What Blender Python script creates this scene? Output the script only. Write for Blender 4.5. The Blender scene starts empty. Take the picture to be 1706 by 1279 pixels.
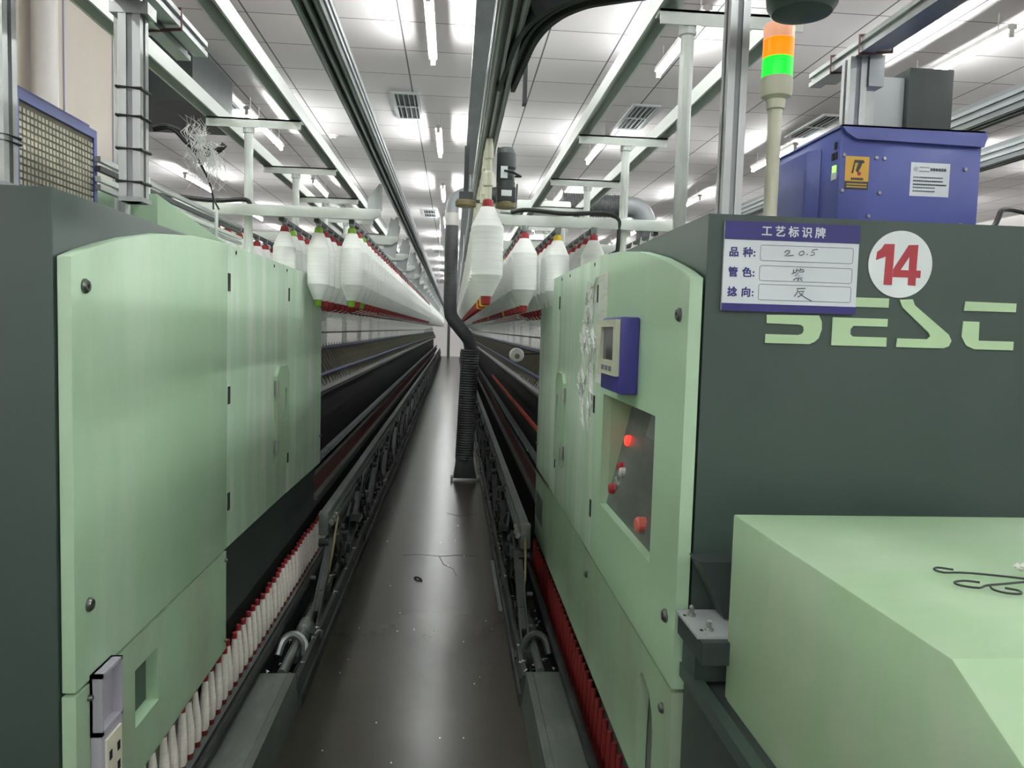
import bpy, bmesh, math, random
from mathutils import Matrix, Vector
random.seed(7)
PI = math.pi
sc = bpy.context.scene
COL = sc.collection

# ------------------------------------------------------------------ camera, world, exposure
cam_d = bpy.data.cameras.new('camera')
cam_d.sensor_width = 36.0
cam_d.lens = 36.0 * 1280 / 1706
cam_d.clip_start = 0.02
cam_d.clip_end = 200
cam = bpy.data.objects.new('camera', cam_d)
COL.objects.link(cam)
yaw, pitch, roll = 0.0776585, 0.0695155, 0.0287629
fwd = Vector((math.sin(yaw) * math.cos(pitch), math.cos(yaw) * math.cos(pitch), -math.sin(pitch)))
rgt = Vector((math.cos(yaw), -math.sin(yaw), 0))
upv = rgt.cross(fwd)
r2 = rgt * math.cos(roll) + upv * math.sin(roll)
u2 = -rgt * math.sin(roll) + upv * math.cos(roll)
cam.matrix_world = Matrix(((r2.x, u2.x, -fwd.x, 0), (r2.y, u2.y, -fwd.y, 0), (r2.z, u2.z, -fwd.z, 1.5), (0, 0, 0, 1)))
sc.camera = cam
w = bpy.data.worlds.new('hall_air')
w.use_nodes = True
w.node_tree.nodes['Background'].inputs[0].default_value = (0.9, 0.95, 1.0, 1)
w.node_tree.nodes['Background'].inputs[1].default_value = 0.25
sc.world = w
sc.view_settings.view_transform = 'Standard'
sc.view_settings.look = 'None'
sc.view_settings.gamma = 1
sc.view_settings.use_curve_mapping = False
sc.view_settings.exposure = 2.45
TUBE_POWER = 26.0

# ------------------------------------------------------------------ materials
def srgb(r, g, b):
    f = lambda c: (c / 255 / 12.92) if c / 255 <= 0.04045 else ((c / 255 + 0.055) / 1.055) ** 2.4
    return (f(r), f(g), f(b), 1)

def mat(name, col, rough=0.5, metal=0.0, var=None, scale=(4, 4, 4), amount=0.25, lo=0.45, hi=0.75, bump=0.0, emit=None, estr=0.0):
    """A procedural material: base colour with an optional second colour mixed by stretched noise."""
    m = bpy.data.materials.new(name)
    m.use_nodes = True
    nt = m.node_tree
    b = nt.nodes['Principled BSDF']
    b.inputs['Base Color'].default_value = col
    b.inputs['Roughness'].default_value = rough
    b.inputs['Metallic'].default_value = metal
    if var is not None or bump:
        tc = nt.nodes.new('ShaderNodeTexCoord')
        mp = nt.nodes.new('ShaderNodeMapping')
        mp.inputs['Scale'].default_value = scale
        nz = nt.nodes.new('ShaderNodeTexNoise')
        nz.inputs['Scale'].default_value = 1.0
        nz.inputs['Detail'].default_value = 6
        nz.inputs['Roughness'].default_value = 0.6
        nt.links.new(tc.outputs['Object'], mp.inputs[0])
        nt.links.new(mp.outputs[0], nz.inputs['Vector'])
        if var is not None:
            mr = nt.nodes.new('ShaderNodeMapRange')
            mr.inputs['From Min'].default_value = lo
            mr.inputs['From Max'].default_value = hi
            mr.inputs['To Max'].default_value = amount
            mx = nt.nodes.new('ShaderNodeMix')
            mx.data_type = 'RGBA'
            mx.inputs['A'].default_value = col
            mx.inputs['B'].default_value = var
            nt.links.new(nz.outputs['Fac'], mr.inputs['Value'])
            nt.links.new(mr.outputs[0], mx.inputs['Factor'])
            nt.links.new(mx.outputs['Result'], b.inputs['Base Color'])
        if bump:
            bp = nt.nodes.new('ShaderNodeBump')
            bp.inputs['Strength'].default_value = bump
            bp.inputs['Distance'].default_value = 0.01
            nt.links.new(nz.outputs['Fac'], bp.inputs['Height'])
            nt.links.new(bp.outputs[0], b.inputs['Normal'])
    if emit is not None:
        b.inputs['Emission Color'].default_value = emit
        b.inputs['Emission Strength'].default_value = estr
    return m

M = {}
M['green'] = mat('pale_green_paint', srgb(174, 206, 174), 0.42, var=srgb(208, 218, 206), scale=(5, 5, 0.9), amount=0.5, lo=0.5, hi=0.72)
M['greendust'] = mat('dusty_pale_green_paint', srgb(176, 204, 178), 0.5, var=srgb(222, 226, 218), scale=(9, 9, 1.3), amount=0.65, lo=0.44, hi=0.68)
M['greenclean'] = mat('clean_green_paint', srgb(162, 194, 156), 0.45, var=srgb(188, 198, 182), scale=(3, 6, 3), amount=0.5, lo=0.45, hi=0.7)
M['greendk'] = mat('dusty_green_paint', srgb(160, 188, 158), 0.5, var=srgb(150, 140, 128), scale=(4, 4, 2), amount=0.45, lo=0.45, hi=0.7)
M['logo'] = mat('logo_green', srgb(184, 214, 172), 0.5, var=srgb(176, 204, 166), scale=(20, 20, 20))
M['dark'] = mat('dark_green_grey_paint', srgb(64, 80, 75), 0.42, var=srgb(74, 88, 83), scale=(2, 2, 1), amount=0.5)
M['darkbox'] = mat('dark_grey_paint', srgb(58, 66, 66), 0.45, var=srgb(78, 82, 80), scale=(6, 6, 3), amount=0.4)
M['black'] = mat('black_recess', srgb(22, 24, 25), 0.6, var=srgb(34, 36, 36), scale=(5, 5, 5))
M['trackgrey'] = mat('worn_grey_steel', srgb(104, 109, 106), 0.42, 0.25, var=srgb(142, 145, 142), scale=(14, 5, 14), amount=0.6, lo=0.5, hi=0.75)
M['trackdk'] = mat('dull_dark_track_steel', srgb(68, 72, 70), 0.45, 0.2, var=srgb(96, 98, 96), scale=(14, 5, 14), amount=0.6, lo=0.5, hi=0.75)
M['darksteel'] = mat('dark_oily_steel', srgb(46, 49, 50), 0.4, 0.4, var=srgb(88, 90, 88), scale=(25, 8, 25), amount=0.55, lo=0.5, hi=0.72)
M['alu'] = mat('aluminium_profile', srgb(176, 180, 180), 0.35, 0.75, var=srgb(150, 152, 152), scale=(30, 30, 2))
M['galv'] = mat('galvanised_steel', srgb(150, 156, 158), 0.4, 0.7, var=srgb(188, 192, 192), scale=(10, 4, 10), amount=0.6)
M['steel'] = mat('bright_steel', srgb(190, 192, 190), 0.28, 0.9, var=srgb(140, 142, 140), scale=(40, 40, 40))
M['bolt'] = mat('dark_bolt_steel', srgb(116, 118, 116), 0.3, 0.85, var=srgb(80, 82, 80), scale=(60, 60, 60))
M['whitesteel'] = mat('pale_green_white_paint', srgb(210, 217, 211), 0.4, var=srgb(186, 194, 188), scale=(6, 2, 6), amount=0.5)
M['cream'] = mat('cream_plastic', srgb(206, 208, 186), 0.4, var=srgb(190, 190, 170), scale=(20, 20, 20))
M['rail'] = mat('grey_rail_profile', srgb(142, 147, 149), 0.45, 0.2, var=srgb(122, 126, 128), scale=(10, 1, 10), amount=0.5)
M['railr'] = mat('pale_rail_ridge', srgb(168, 174, 176), 0.35, 0.5, var=srgb(150, 152, 154), scale=(10, 1, 10))
M['rubber'] = mat('dark_rubber', srgb(58, 60, 62), 0.6, var=srgb(72, 74, 76), scale=(30, 30, 6))
M['hose'] = mat('dark_grey_hose', srgb(70, 72, 74), 0.5, var=srgb(90, 92, 94), scale=(10, 10, 40), amount=0.5)
M['blue'] = mat('violet_blue_paint', srgb(84, 96, 168), 0.34, var=srgb(104, 112, 180), scale=(3, 3, 3), amount=0.5)
M['bluedk'] = mat('deep_blue_plastic', srgb(70, 66, 150), 0.4, var=srgb(82, 78, 160), scale=(6, 6, 6))
M['navy'] = mat('navy_print', srgb(52, 50, 122), 0.4, var=srgb(60, 58, 130), scale=(9, 9, 9))
M['signwhite'] = mat('sign_white', srgb(214, 222, 228), 0.25, var=srgb(206, 214, 220), scale=(8, 8, 8))
M['discwhite'] = mat('sticker_white', srgb(226, 234, 236), 0.4, var=srgb(220, 226, 228), scale=(8, 8, 8))
M['red14'] = mat('sticker_red', srgb(176, 56, 68), 0.4, var=srgb(168, 50, 62), scale=(9, 9, 9))
M['ink'] = mat('dark_ink', srgb(66, 70, 76), 0.5, var=srgb(80, 84, 90), scale=(90, 90, 90))
M['greyline'] = mat('thin_grey_print', srgb(120, 126, 134), 0.5, var=srgb(130, 136, 144), scale=(9, 9, 9))
M['yellow'] = mat('warning_yellow', srgb(226, 178, 76), 0.5, var=srgb(216, 170, 80), scale=(30, 30, 30))
M['roving'] = mat('white_roving', srgb(243, 246, 243), 0.85, var=srgb(226, 230, 226), scale=(3, 3, 160), amount=0.6, lo=0.4, hi=0.6)
M['cop'] = mat('white_yarn', srgb(236, 230, 220), 0.85, var=srgb(200, 194, 184), scale=(20, 20, 120), amount=0.5)
M['redcap'] = mat('red_tube_plastic', srgb(160, 42, 48), 0.4, var=srgb(160, 36, 44), scale=(30, 30, 30))
M['dullred'] = mat('dusty_dark_red', srgb(96, 56, 56), 0.6, var=srgb(120, 100, 98), scale=(40, 40, 8), amount=0.6)
M['reddk'] = mat('dark_red_tube_plastic', srgb(128, 42, 40), 0.45, var=srgb(100, 34, 34), scale=(40, 40, 8), amount=0.6)
M['lime'] = mat('lime_tube_plastic', srgb(130, 176, 50), 0.4, var=srgb(116, 160, 44), scale=(30, 30, 30))
M['amber'] = mat('yellow_tube_plastic', srgb(220, 196, 50), 0.4, var=srgb(200, 180, 44), scale=(30, 30, 30))
M['orange'] = mat('red_orange_bar', srgb(206, 78, 50), 0.4, var=srgb(180, 60, 44), scale=(5, 5, 5))
M['bluerod'] = mat('blue_plastic', srgb(64, 72, 120), 0.4, var=srgb(56, 62, 104), scale=(10, 10, 10))
M['arm'] = mat('yellow_grey_arm', srgb(132, 130, 108), 0.45, 0.2, var=srgb(100, 100, 90), scale=(20, 20, 20), amount=0.6)
M['wall'] = mat('white_wall', srgb(226, 222, 220), 0.7, var=srgb(214, 208, 208), scale=(0.4, 0.4, 0.4))
M['beige'] = mat('beige_wall_panel', srgb(182, 173, 162), 0.6, var=srgb(168, 161, 152), scale=(1.5, 1.5, 0.6), amount=0.6)
M['tube'] = mat('lamp_tube_glow', srgb(255, 255, 255), 0.4, emit=(0.97, 1.0, 0.985, 1), estr=TUBE_POWER)
M['lampend'] = mat('lamp_end_cap', srgb(190, 188, 184), 0.5, var=srgb(172, 170, 166), scale=(20, 20, 20))
M['lint'] = mat('white_lint', srgb(220, 222, 218), 0.95, var=srgb(190, 192, 190), scale=(40, 40, 40), bump=0.4)
M['plastic'] = mat('grey_plastic_sheet', srgb(178, 184, 186), 0.4, var=srgb(150, 154, 156), scale=(4, 4, 4))
M['socket'] = mat('lilac_grey_plastic', srgb(170, 168, 178), 0.4, var=srgb(158, 156, 166), scale=(8, 8, 8))
M['socketw'] = mat('ivory_plastic', srgb(222, 218, 200), 0.4, var=srgb(206, 200, 184), scale=(30, 30, 30))
M['screen'] = mat('dark_screen', srgb(70, 72, 84), 0.15, var=srgb(84, 84, 96), scale=(10, 10, 10))
M['paper'] = mat('white_paper', srgb(216, 222, 212), 0.7, var=srgb(170, 178, 170), scale=(4, 4, 50), amount=0.35, lo=0.5, hi=0.6)
M['grille'] = mat('pale_grille', srgb(196, 194, 174), 0.6, var=srgb(150, 146, 132), scale=(9, 9, 9), amount=0.7, lo=0.42, hi=0.6)
M['grilleback'] = mat('dusty_filter', srgb(116, 112, 102), 0.9, var=srgb(140, 134, 124), scale=(12, 12, 12), amount=0.7)
M['brown'] = mat('olive_brown_rubber', srgb(128, 118, 84), 0.55, var=srgb(110, 100, 72), scale=(30, 30, 30))
M['cableblack'] = mat('black_cable', srgb(30, 32, 34), 0.45, var=srgb(48, 50, 52), scale=(30, 30, 30))
M['salmon'] = mat('salmon_knob', srgb(214, 110, 96), 0.4, var=srgb(200, 98, 86), scale=(30, 30, 30))
M['redlamp'] = mat('red_indicator_glow', srgb(255, 30, 20), 0.3, emit=(1, 0.03, 0.02, 1), estr=0.5)
M['ledgreen'] = mat('green_led_glow', srgb(120, 255, 120), 0.3, emit=(0.35, 1, 0.1, 1), estr=0.3)
M['ledteal'] = mat('teal_led_glow', srgb(80, 255, 200), 0.3, emit=(0.1, 0.9, 0.6, 1), estr=0.2)
M['beaconwhite'] = mat('beacon_white_lens', srgb(240, 196, 170), 0.35, emit=(1.0, 0.42, 0.22, 1), estr=0.1)  # faint glow put into the colour of the top lens, which is unlit
M['beaconamber'] = mat('beacon_amber_lens', srgb(255, 140, 20), 0.3, emit=(1.0, 0.2, 0.0, 1), estr=0.24)
M['beacongreen'] = mat('beacon_green_lens', srgb(30, 230, 60), 0.3, emit=(0.002, 0.85, 0.03, 1), estr=0.24)

def floor_mat():
    m = mat('polished_dark_concrete', srgb(56, 53, 48), 0.24, var=srgb(76, 71, 64), scale=(1.8, 1.2, 1), amount=0.9, lo=0.2, hi=0.8)
    m.node_tree.nodes['Principled BSDF'].inputs['Specular IOR Level'].default_value = 0.3
    return m
M['floor'] = floor_mat()

def ceiling_mat():
    """White mineral tiles, dark joints: 0.6 m across, 0.645 m along."""
    m = mat('ceiling_tiles', srgb(206, 202, 204), 0.75)
    nt = m.node_tree
    b = nt.nodes['Principled BSDF']
    tc = nt.nodes.new('ShaderNodeTexCoord')
    sep = nt.nodes.new('ShaderNodeSeparateXYZ')
    nt.links.new(tc.outputs['Object'], sep.inputs[0])
    def joint(out, off, per, wid):
        a = nt.nodes.new('ShaderNodeMath'); a.operation = 'SUBTRACT'; a.inputs[1].default_value = off
        nt.links.new(out, a.inputs[0])
        d = nt.nodes.new('ShaderNodeMath'); d.operation = 'DIVIDE'; d.inputs[1].default_value = per
        nt.links.new(a.outputs[0], d.inputs[0])
        p = nt.nodes.new('ShaderNodeMath'); p.operation = 'PINGPONG'; p.inputs[1].default_value = 0.5
        nt.links.new(d.outputs[0], p.inputs[0])
        l = nt.nodes.new('ShaderNodeMath'); l.operation = 'LESS_THAN'; l.inputs[1].default_value = wid / per / 2
        nt.links.new(p.outputs[0], l.inputs[0])
        fl = nt.nodes.new('ShaderNodeMath'); fl.operation = 'FLOOR'
        nt.links.new(d.outputs[0], fl.inputs[0])
        return l.outputs[0], fl.outputs[0]
    jx, fx = joint(sep.outputs['X'], 0.12, 0.6, 0.014)
    jy, fy = joint(sep.outputs['Y'], 6.36, 0.645, 0.011)
    mxm = nt.nodes.new('ShaderNodeMath'); mxm.operation = 'MAXIMUM'
    nt.links.new(jx, mxm.inputs[0]); nt.links.new(jy, mxm.inputs[1])
    cmb = nt.nodes.new('ShaderNodeCombineXYZ')
    nt.links.new(fx, cmb.inputs[0]); nt.links.new(fy, cmb.inputs[1])
    wn = nt.nodes.new('ShaderNodeTexWhiteNoise')
    nt.links.new(cmb.outputs[0], wn.inputs['Vector'])
    t1 = nt.nodes.new('ShaderNodeMix'); t1.data_type = 'RGBA'
    t1.inputs['A'].default_value = srgb(210, 206, 207); t1.inputs['B'].default_value = srgb(219, 215, 215)
    nt.links.new(wn.outputs['Value'], t1.inputs['Factor'])
    t2 = nt.nodes.new('ShaderNodeMix'); t2.data_type = 'RGBA'
    t2.inputs['B'].default_value = srgb(96, 94, 98)
    nt.links.new(t1.outputs['Result'], t2.inputs['A'])
    nt.links.new(mxm.outputs[0], t2.inputs['Factor'])
    nt.links.new(t2.outputs['Result'], b.inputs['Base Color'])
    return m
M['ceiling'] = ceiling_mat()

# ------------------------------------------------------------------ mesh builder
class MB:
    def __init__(self):
        self.v, self.f, self.s = [], [], []
    def add(self, vs, fs, smooth=False):
        n = len(self.v)
        self.v += [tuple(p) for p in vs]
        self.f += [tuple(i + n for i in f) for f in fs]
        self.s += [smooth] * len(fs)
        return self
    def box(self, x0, x1, y0, y1, z0, z1):
        x0, x1 = min(x0, x1), max(x0, x1); y0, y1 = min(y0, y1), max(y0, y1); z0, z1 = min(z0, z1), max(z0, z1)
        v = [(x, y, z) for x in (x0, x1) for y in (y0, y1) for z in (z0, z1)]
        return self.add(v, [(0, 1, 3, 2), (4, 6, 7, 5), (0, 4, 5, 1), (2, 3, 7, 6), (0, 2, 6, 4), (1, 5, 7, 3)])
    def hexa(self, v8):
        """eight corners ordered like box()"""
        return self.add(v8, [(0, 1, 3, 2), (4, 6, 7, 5), (0, 4, 5, 1), (2, 3, 7, 6), (0, 2, 6, 4), (1, 5, 7, 3)])
    def lathe(self, prof, seg=16, o=(0, 0, 0), axis='z', cap=True):
        """prof: list of (radius, height) turned about an axis through o"""
        def P(r, h, a):
            c, s = r * math.cos(a), r * math.sin(a)
            if axis == 'z': q = (c, s, h)
            elif axis == 'y': q = (s, h, c)
            else: q = (h, c, s)
            return (o[0] + q[0], o[1] + q[1], o[2] + q[2])
        vs = [P(r, h, 2 * PI * k / seg) for r, h in prof for k in range(seg)]
        fs = []
        for i in range(len(prof) - 1):
            for k in range(seg):
                k2 = (k + 1) % seg
                fs.append((i * seg + k, i * seg + k2, (i + 1) * seg + k2, (i + 1) * seg + k))
        self.add(vs, fs, True)
        if cap:
            n = len(self.v) - len(vs)
            self.f.append(tuple(n + k for k in reversed(range(seg)))); self.s.append(False)
            m = n + (len(prof) - 1) * seg
            self.f.append(tuple(m + k for k in range(seg))); self.s.append(False)
        return self
    def cyl(self, p, q, r, seg=10, r2=None):
        return self.tube([p, q], r, seg, r2=r2)
    def tube(self, pts, r, seg=8, r2=None, closed=False):
        pts = [Vector(p) for p in pts]
        n = len(pts)
        vs = []
        prev = None
        for i, p in enumerate(pts):
            if closed:
                t = pts[(i + 1) % n] - pts[i - 1]
            else:
                t = (pts[min(i + 1, n - 1)] - pts[max(i - 1, 0)])
            t.normalize()
            if prev is None:
                a = Vector((0, 0, 1)) if abs(t.z) < 0.9 else Vector((1, 0, 0))
                u = t.cross(a).normalized()
            else:
                u = (prev - t * prev.dot(t)).normalized()
            prev = u
            wv = t.cross(u)
            rr = r if r2 is None else r + (r2 - r) * i / (n - 1)
            if isinstance(r, (list, tuple)): rr = r[i]
            for k in range(seg):
                ang = 2 * PI * k / seg
                vs.append(p + u * math.cos(ang) * rr + wv * math.sin(ang) * rr)
        fs = []
        for i in range(n if closed else n - 1):
            j = (i + 1) % n
            for k in range(seg):
                k2 = (k + 1) % seg
                fs.append((i * seg + k, i * seg + k2, j * seg + k2, j * seg + k))
        self.add(vs, fs, True)
        if not closed:
            b = len(self.v) - len(vs)
            self.f.append(tuple(b + k for k in reversed(range(seg)))); self.s.append(False)
            self.f.append(tuple(b + (n - 1) * seg + k for k in range(seg))); self.s.append(False)
        return self
    def prism(self, poly, d0, d1, plane='yz'):
        """polygon (list of 2-tuples) extruded along the remaining axis"""
        n = len(poly)
        def P(a, b, d):
            return (d, a, b) if plane == 'yz' else ((a, d, b) if plane == 'xz' else (a, b, d))
        vs = [P(a, b, d0) for a, b in poly] + [P(a, b, d1) for a, b in poly]
        fs = [tuple(range(n)), tuple(reversed(range(n, 2 * n)))]
        fs += [(i, (i + 1) % n, n + (i + 1) % n, n + i) for i in range(n)]
        return self.add(vs, fs)
    def holed(self, outer, holes, d0, d1, plane='yz'):
        """polygon with holes, extruded"""
        bm = bmesh.new()
        def P(a, b, d):
            return (d, a, b) if plane == 'yz' else ((a, d, b) if plane == 'xz' else (a, b, d))
        es = []
        for loop in [outer] + holes:
            vv = [bm.verts.new(P(a, b, d0)) for a, b in loop]
            es += [bm.edges.new((vv[i], vv[(i + 1) % len(vv)])) for i in range(len(vv))]
        bmesh.ops.triangle_fill(bm, edges=es, use_beauty=True)
        r = bmesh.ops.extrude_face_region(bm, geom=bm.faces[:])
        off = Vector(P(0, 0, d1)) - Vector(P(0, 0, d0))
        for g in r['geom']:
            if isinstance(g, bmesh.types.BMVert): g.co += off
        bm.verts.index_update()
        self.add([v.co[:] for v in bm.verts], [tuple(v.index for v in f.verts) for f in bm.faces])
        bm.free()
        return self
    def mesh(self, name, m, bevel=0.0, recalc=True):
        me = bpy.data.meshes.new(name)
        me.from_pydata(self.v, [], self.f)
        me.polygons.foreach_set('use_smooth', self.s)
        me.materials.append(m)
        if recalc or bevel:
            bm = bmesh.new()
            bm.from_mesh(me)
            bmesh.ops.recalc_face_normals(bm, faces=bm.faces)
            if bevel:
                ed = [e for e in bm.edges if len(e.link_faces) == 2 and e.calc_face_angle(0) > 0.5]
                bmesh.ops.bevel(bm, geom=ed, offset=bevel, segments=2, affect='EDGES', profile=0.5)
            bm.to_mesh(me)
            bm.free()
        me.update()
        me.set_sharp_from_angle(angle=math.radians(24))
        return me

def link(name, me, parent=None):
    o = bpy.data.objects.new(name, me)
    COL.objects.link(o)
    if parent is not None:
        o.parent = parent
        p = parent
        base = Vector((0, 0, 0))
        while p is not None:
            base = base + p.location
            p = p.parent
        o.location = -base if not parent.get('_local') else (0, 0, 0)
    return o

def part(name, mb, m, parent, bevel=0.0, label=None, kind=None):
    o = link(name, mb.mesh(name, m, bevel), parent)
    if label: o['label'] = label
    if kind: o['kind'] = kind
    return o

def sub(name, mb, m, parent, bevel=0.0, label=None, kind=None):
    """a sub-part: its parent part carries the offset already"""
    o = bpy.data.objects.new(name, mb.mesh(name, m, bevel))
    COL.objects.link(o)
    o.parent = parent
    if label: o['label'] = label
    if kind: o['kind'] = kind
    return o

def rounded(pts, n=5):
    """rounded path through the given points"""
    P_ = [Vector(p) for p in pts]
    P_ = [P_[0] * 2 - P_[1]] + P_ + [P_[-1] * 2 - P_[-2]]
    out = []
    for i in range(1, len(P_) - 2):
        a, b, c, d = P_[i - 1:i + 3]
        for k in range(n):
            t = k / n
            out.append(0.5 * ((2 * b) + (c - a) * t + (2 * a - 5 * b + 4 * c - d) * t * t + (3 * b - a - 3 * c + d) * t ** 3))
    out.append(P_[-2])
    return out

def tag(o, label, cat, group=None, kind=None):
    o['label'] = label; o['category'] = cat
    if group: o['group'] = group
    if kind: o['kind'] = kind
    return o

def thing(name, label, cat, loc=(0, 0, 0), group=None):
    o = bpy.data.objects.new(name, None)
    o.empty_display_size = 0.1
    COL.objects.link(o)
    o.location = loc
    return tag(o, label, cat, group)

def single(name, mb, m, label, cat, group=None, bevel=0.0, kind=None):
    return tag(link(name, mb.mesh(name, m, bevel)), label, cat, group, kind)

def struct(name, mb, m, label=None):
    o = link(name, mb.mesh(name, m))
    o['kind'] = 'structure'
    if label: o['label'] = label
    o['category'] = name.split('_')[0]
    return o

def dup(root, loc, label, group=None):
    r = root.copy(); COL.objects.link(r); r.location = loc
    r['label'] = label
    if group: r['group'] = group
    for ch in root.children:
        c = ch.copy(); COL.objects.link(c); c.parent = r
        for g in ch.children:
            d = g.copy(); COL.objects.link(d); d.parent = c
    return r

ORD = ['', 'first', 'second', 'third', 'fourth', 'fifth', 'sixth', 'seventh', 'eighth', 'ninth', 'tenth', 'eleventh', 'twelfth',
       'thirteenth', 'fourteenth', 'fifteenth', 'sixteenth', 'seventeenth', 'eighteenth', 'nineteenth']
TENS = {20: 'twenty', 30: 'thirty', 40: 'forty', 50: 'fifty', 60: 'sixty'}
def ordinal(n):
    if n < 20: return ORD[n]
    t, u = n // 10 * 10, n % 10
    return (TENS[t][:-1] + 'ieth') if u == 0 else TENS[t] + '-' + ORD[u]

def glyphs(body, size, thick, name, m, parent, place, bold=0.0, spacing=1.0, align='LEFT', smear=0.0):
    """text as real mesh; place(x, y) -> Matrix already given as 4x4"""
    c = bpy.data.curves.new(name, 'FONT')
    c.body = body; c.size = size; c.extrude = thick; c.offset = bold; c.space_character = spacing
    c.align_x = align; c.resolution_u = 3
    t = bpy.data.objects.new(name, c)
    COL.objects.link(t)
    bpy.context.view_layer.update()
    me = bpy.data.meshes.new_from_object(t.evaluated_get(bpy.context.evaluated_depsgraph_get()))
    bpy.data.objects.remove(t)
    if smear:
        bm = bmesh.new(); bm.from_mesh(me)
        src = bm.verts[:] + bm.edges[:] + bm.faces[:]
        for dx, dy in ((smear, 0), (0, smear), (smear, smear)):
            r = bmesh.ops.duplicate(bm, geom=src)
            for v in r['geom']:
                if isinstance(v, bmesh.types.BMVert): v.co.x += dx; v.co.y += dy; v.co.z += dx * 0.05 + dy * 0.03
        bm.to_mesh(me); bm.free()
    me.transform(place)
    me.materials.clear(); me.materials.append(m)
    o = bpy.data.objects.new(name, me)
    COL.objects.link(o)
    o.parent = parent
    return o

# ------------------------------------------------------------------ the setting
X0, X1, Y0, Y1, ZC = -9.0, 10.5, -6.5, 42.0, 3.93
struct('floor', MB().box(X0, X1, Y0, Y1, -0.1, 0), M['floor'], 'dark polished concrete floor')
struct('ceiling', MB().box(X0, X1, Y0, Y1, ZC, ZC + 0.1), M['ceiling'], 'white tiled ceiling with thin grid joints')
struct('wall_back', MB().box(X0, X1, Y1, Y1 + 0.15, 0, ZC), M['wall'], 'far white end wall')
struct('wall_front', MB().box(X0, X1, Y0 - 0.15, Y0, 0, ZC), M['wall'], 'white wall behind the viewer')
struct('wall_right', MB().box(X1, X1 + 0.15, Y0, Y1, 0, ZC), M['wall'], 'white side wall')
for z in (1.9, 2.3, 2.7, 3.1, 3.5):
    struct('trim_1', MB().box(X1 - 0.012, X1, Y0, Y1, z, z + 0.02), M['greyline'], 'thin horizontal joint on the right wall')
struct('wall_left', MB().box(X0 - 0.15, X0, Y0, Y1, 0, ZC), M['wall'], 'white side wall')
struct('wall_inner', MB().box(-3.15, -2.7, -1.0, 6.9, 0, ZC), M['beige'], 'beige panelled partition on the left')
for y, wd in ((5.60, 0.03), (6.36, 0.012)):
    struct('trim_2', MB().box(-2.7, -2.688, y, y + wd, 0, ZC), M['socket'], 'joint strip on the beige partition')
struct('trim_3', MB().lathe([(0.075, 0), (0.075, 2.6), (0.085, 2.61), (0.085, 2.68), (0.075, 2.69), (0.075, ZC)], 16, (-2.6, 5.17, 0)), M['lampend'], 'grey pipe on the beige partition')
struct('trim_4', MB().box(-3.4, -2.3, 7.0, 8.2, 3.4, ZC), M['darkbox'], 'grey ceiling soffit on the left')
struct('door_1', MB().box(-0.3, 0.75, 41.93, 42.0, 0, 2.2), M['wall'], 'white door in the far wall')
struct('trim_5', MB().box(-0.32, -0.18, 40.2, 40.34, 0, ZC), M['darkbox'], 'dark slim column at the end of the aisle')

# fluorescent tubes: real lamps on the ceiling, in rows along the hall
lamp0 = thing('ceiling_light', 'x', 'ceiling light', (0, 0, 0), 'tube lamps in rows on the ceiling')
lamp0['_local'] = 1
part('lamp_base', MB().box(-0.034, 0.034, -0.65, 0.65, -0.168, -0.135), M['lampend'], lamp0)  # base widened to block upward light and dim the pools on the ceiling
part('lamp_tube', MB().lathe([(0.015, -0.63), (0.015, 0.63)], 8, (0, 0, -0.20), 'y'), M['tube'], lamp0)
for s in (-1, 1):
    part('lamp_holder', MB().box(-0.018, 0.018, s * 0.63, s * 0.65, -0.222, -0.13), M['lampend'], lamp0)
    part('suspension_rod', MB().cyl((0, s * 0.5, -0.14), (0, s * 0.5, 0), 0.005, 6), M['lampend'], lamp0)
del lamp0['_local']
ROWX = [(-6.2, 'in the outermost row past the beige wall'), (-4.2, 'in the second row past the beige wall'), (-2.25, 'beyond the left machine'), (-0.225, 'above the centre aisle'),
        (1.71, 'beyond the right machine'), (3.95, 'above and beyond the blue box'), (6.1, 'in the second row from the far wall'), (8.2, 'in the row along the far side wall')]
lamps = []
for x, nm in ROWX:
    for k in range(-3, 10):
        y = 6.05 + 3.52 * k
        if y < Y0 + 1: continue
        if x == -2.25 and 5.0 < y < 8.4: y = 9.2
        if -3.3 < x < -2.6 and y < 7.6: continue
        lamps.append((x, y, 'lit white tube lamp %s, %s' % (nm, ordinal(k + 4) + ' along the hall')))
for i, (x, y, lb) in enumerate(lamps):
    if y > 41: continue
    if i == 0:
        lamp0.location = (x, y, ZC); lamp0['label'] = lb
    else:
        dup(lamp0, (x, y, ZC), lb)

# air vents in the ceiling
vent0 = thing('ceiling_vent', 'x', 'air vent', (0, 0, 0), 'air vents in the ceiling')
vent0['_local'] = 1
part('vent_frame', MB().holed([(-0.15, -0.5), (0.15, -0.5), (0.15, 0.5), (-0.15, 0.5)],
     [[(-0.115, -0.46), (0.115, -0.46), (0.115, -0.015), (-0.115, -0.015)], [(-0.115, 0.015), (0.115, 0.015), (0.115, 0.46), (-0.115, 0.46)]], -0.018, 0.0, 'xy'), M['plastic'], vent0)
part('vent_cavity', MB().box(-0.12, 0.12, -0.465, 0.465, -0.003, 0.0), M['black'], vent0)
lv = MB()
for k in range(4):
    x = -0.085 + 0.055 * k
    lv.hexa([(x, -0.46, -0.016), (x, -0.46, -0.004), (x, 0.46, -0.016), (x, 0.46, -0.004),
             (x + 0.012, -0.46, -0.016), (x + 0.006, -0.46, -0.004), (x + 0.012, 0.46, -0.016), (x + 0.006, 0.46, -0.004)])
part('louvre', lv, M['galv'], vent0)
del vent0['_local']
vents = []
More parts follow.
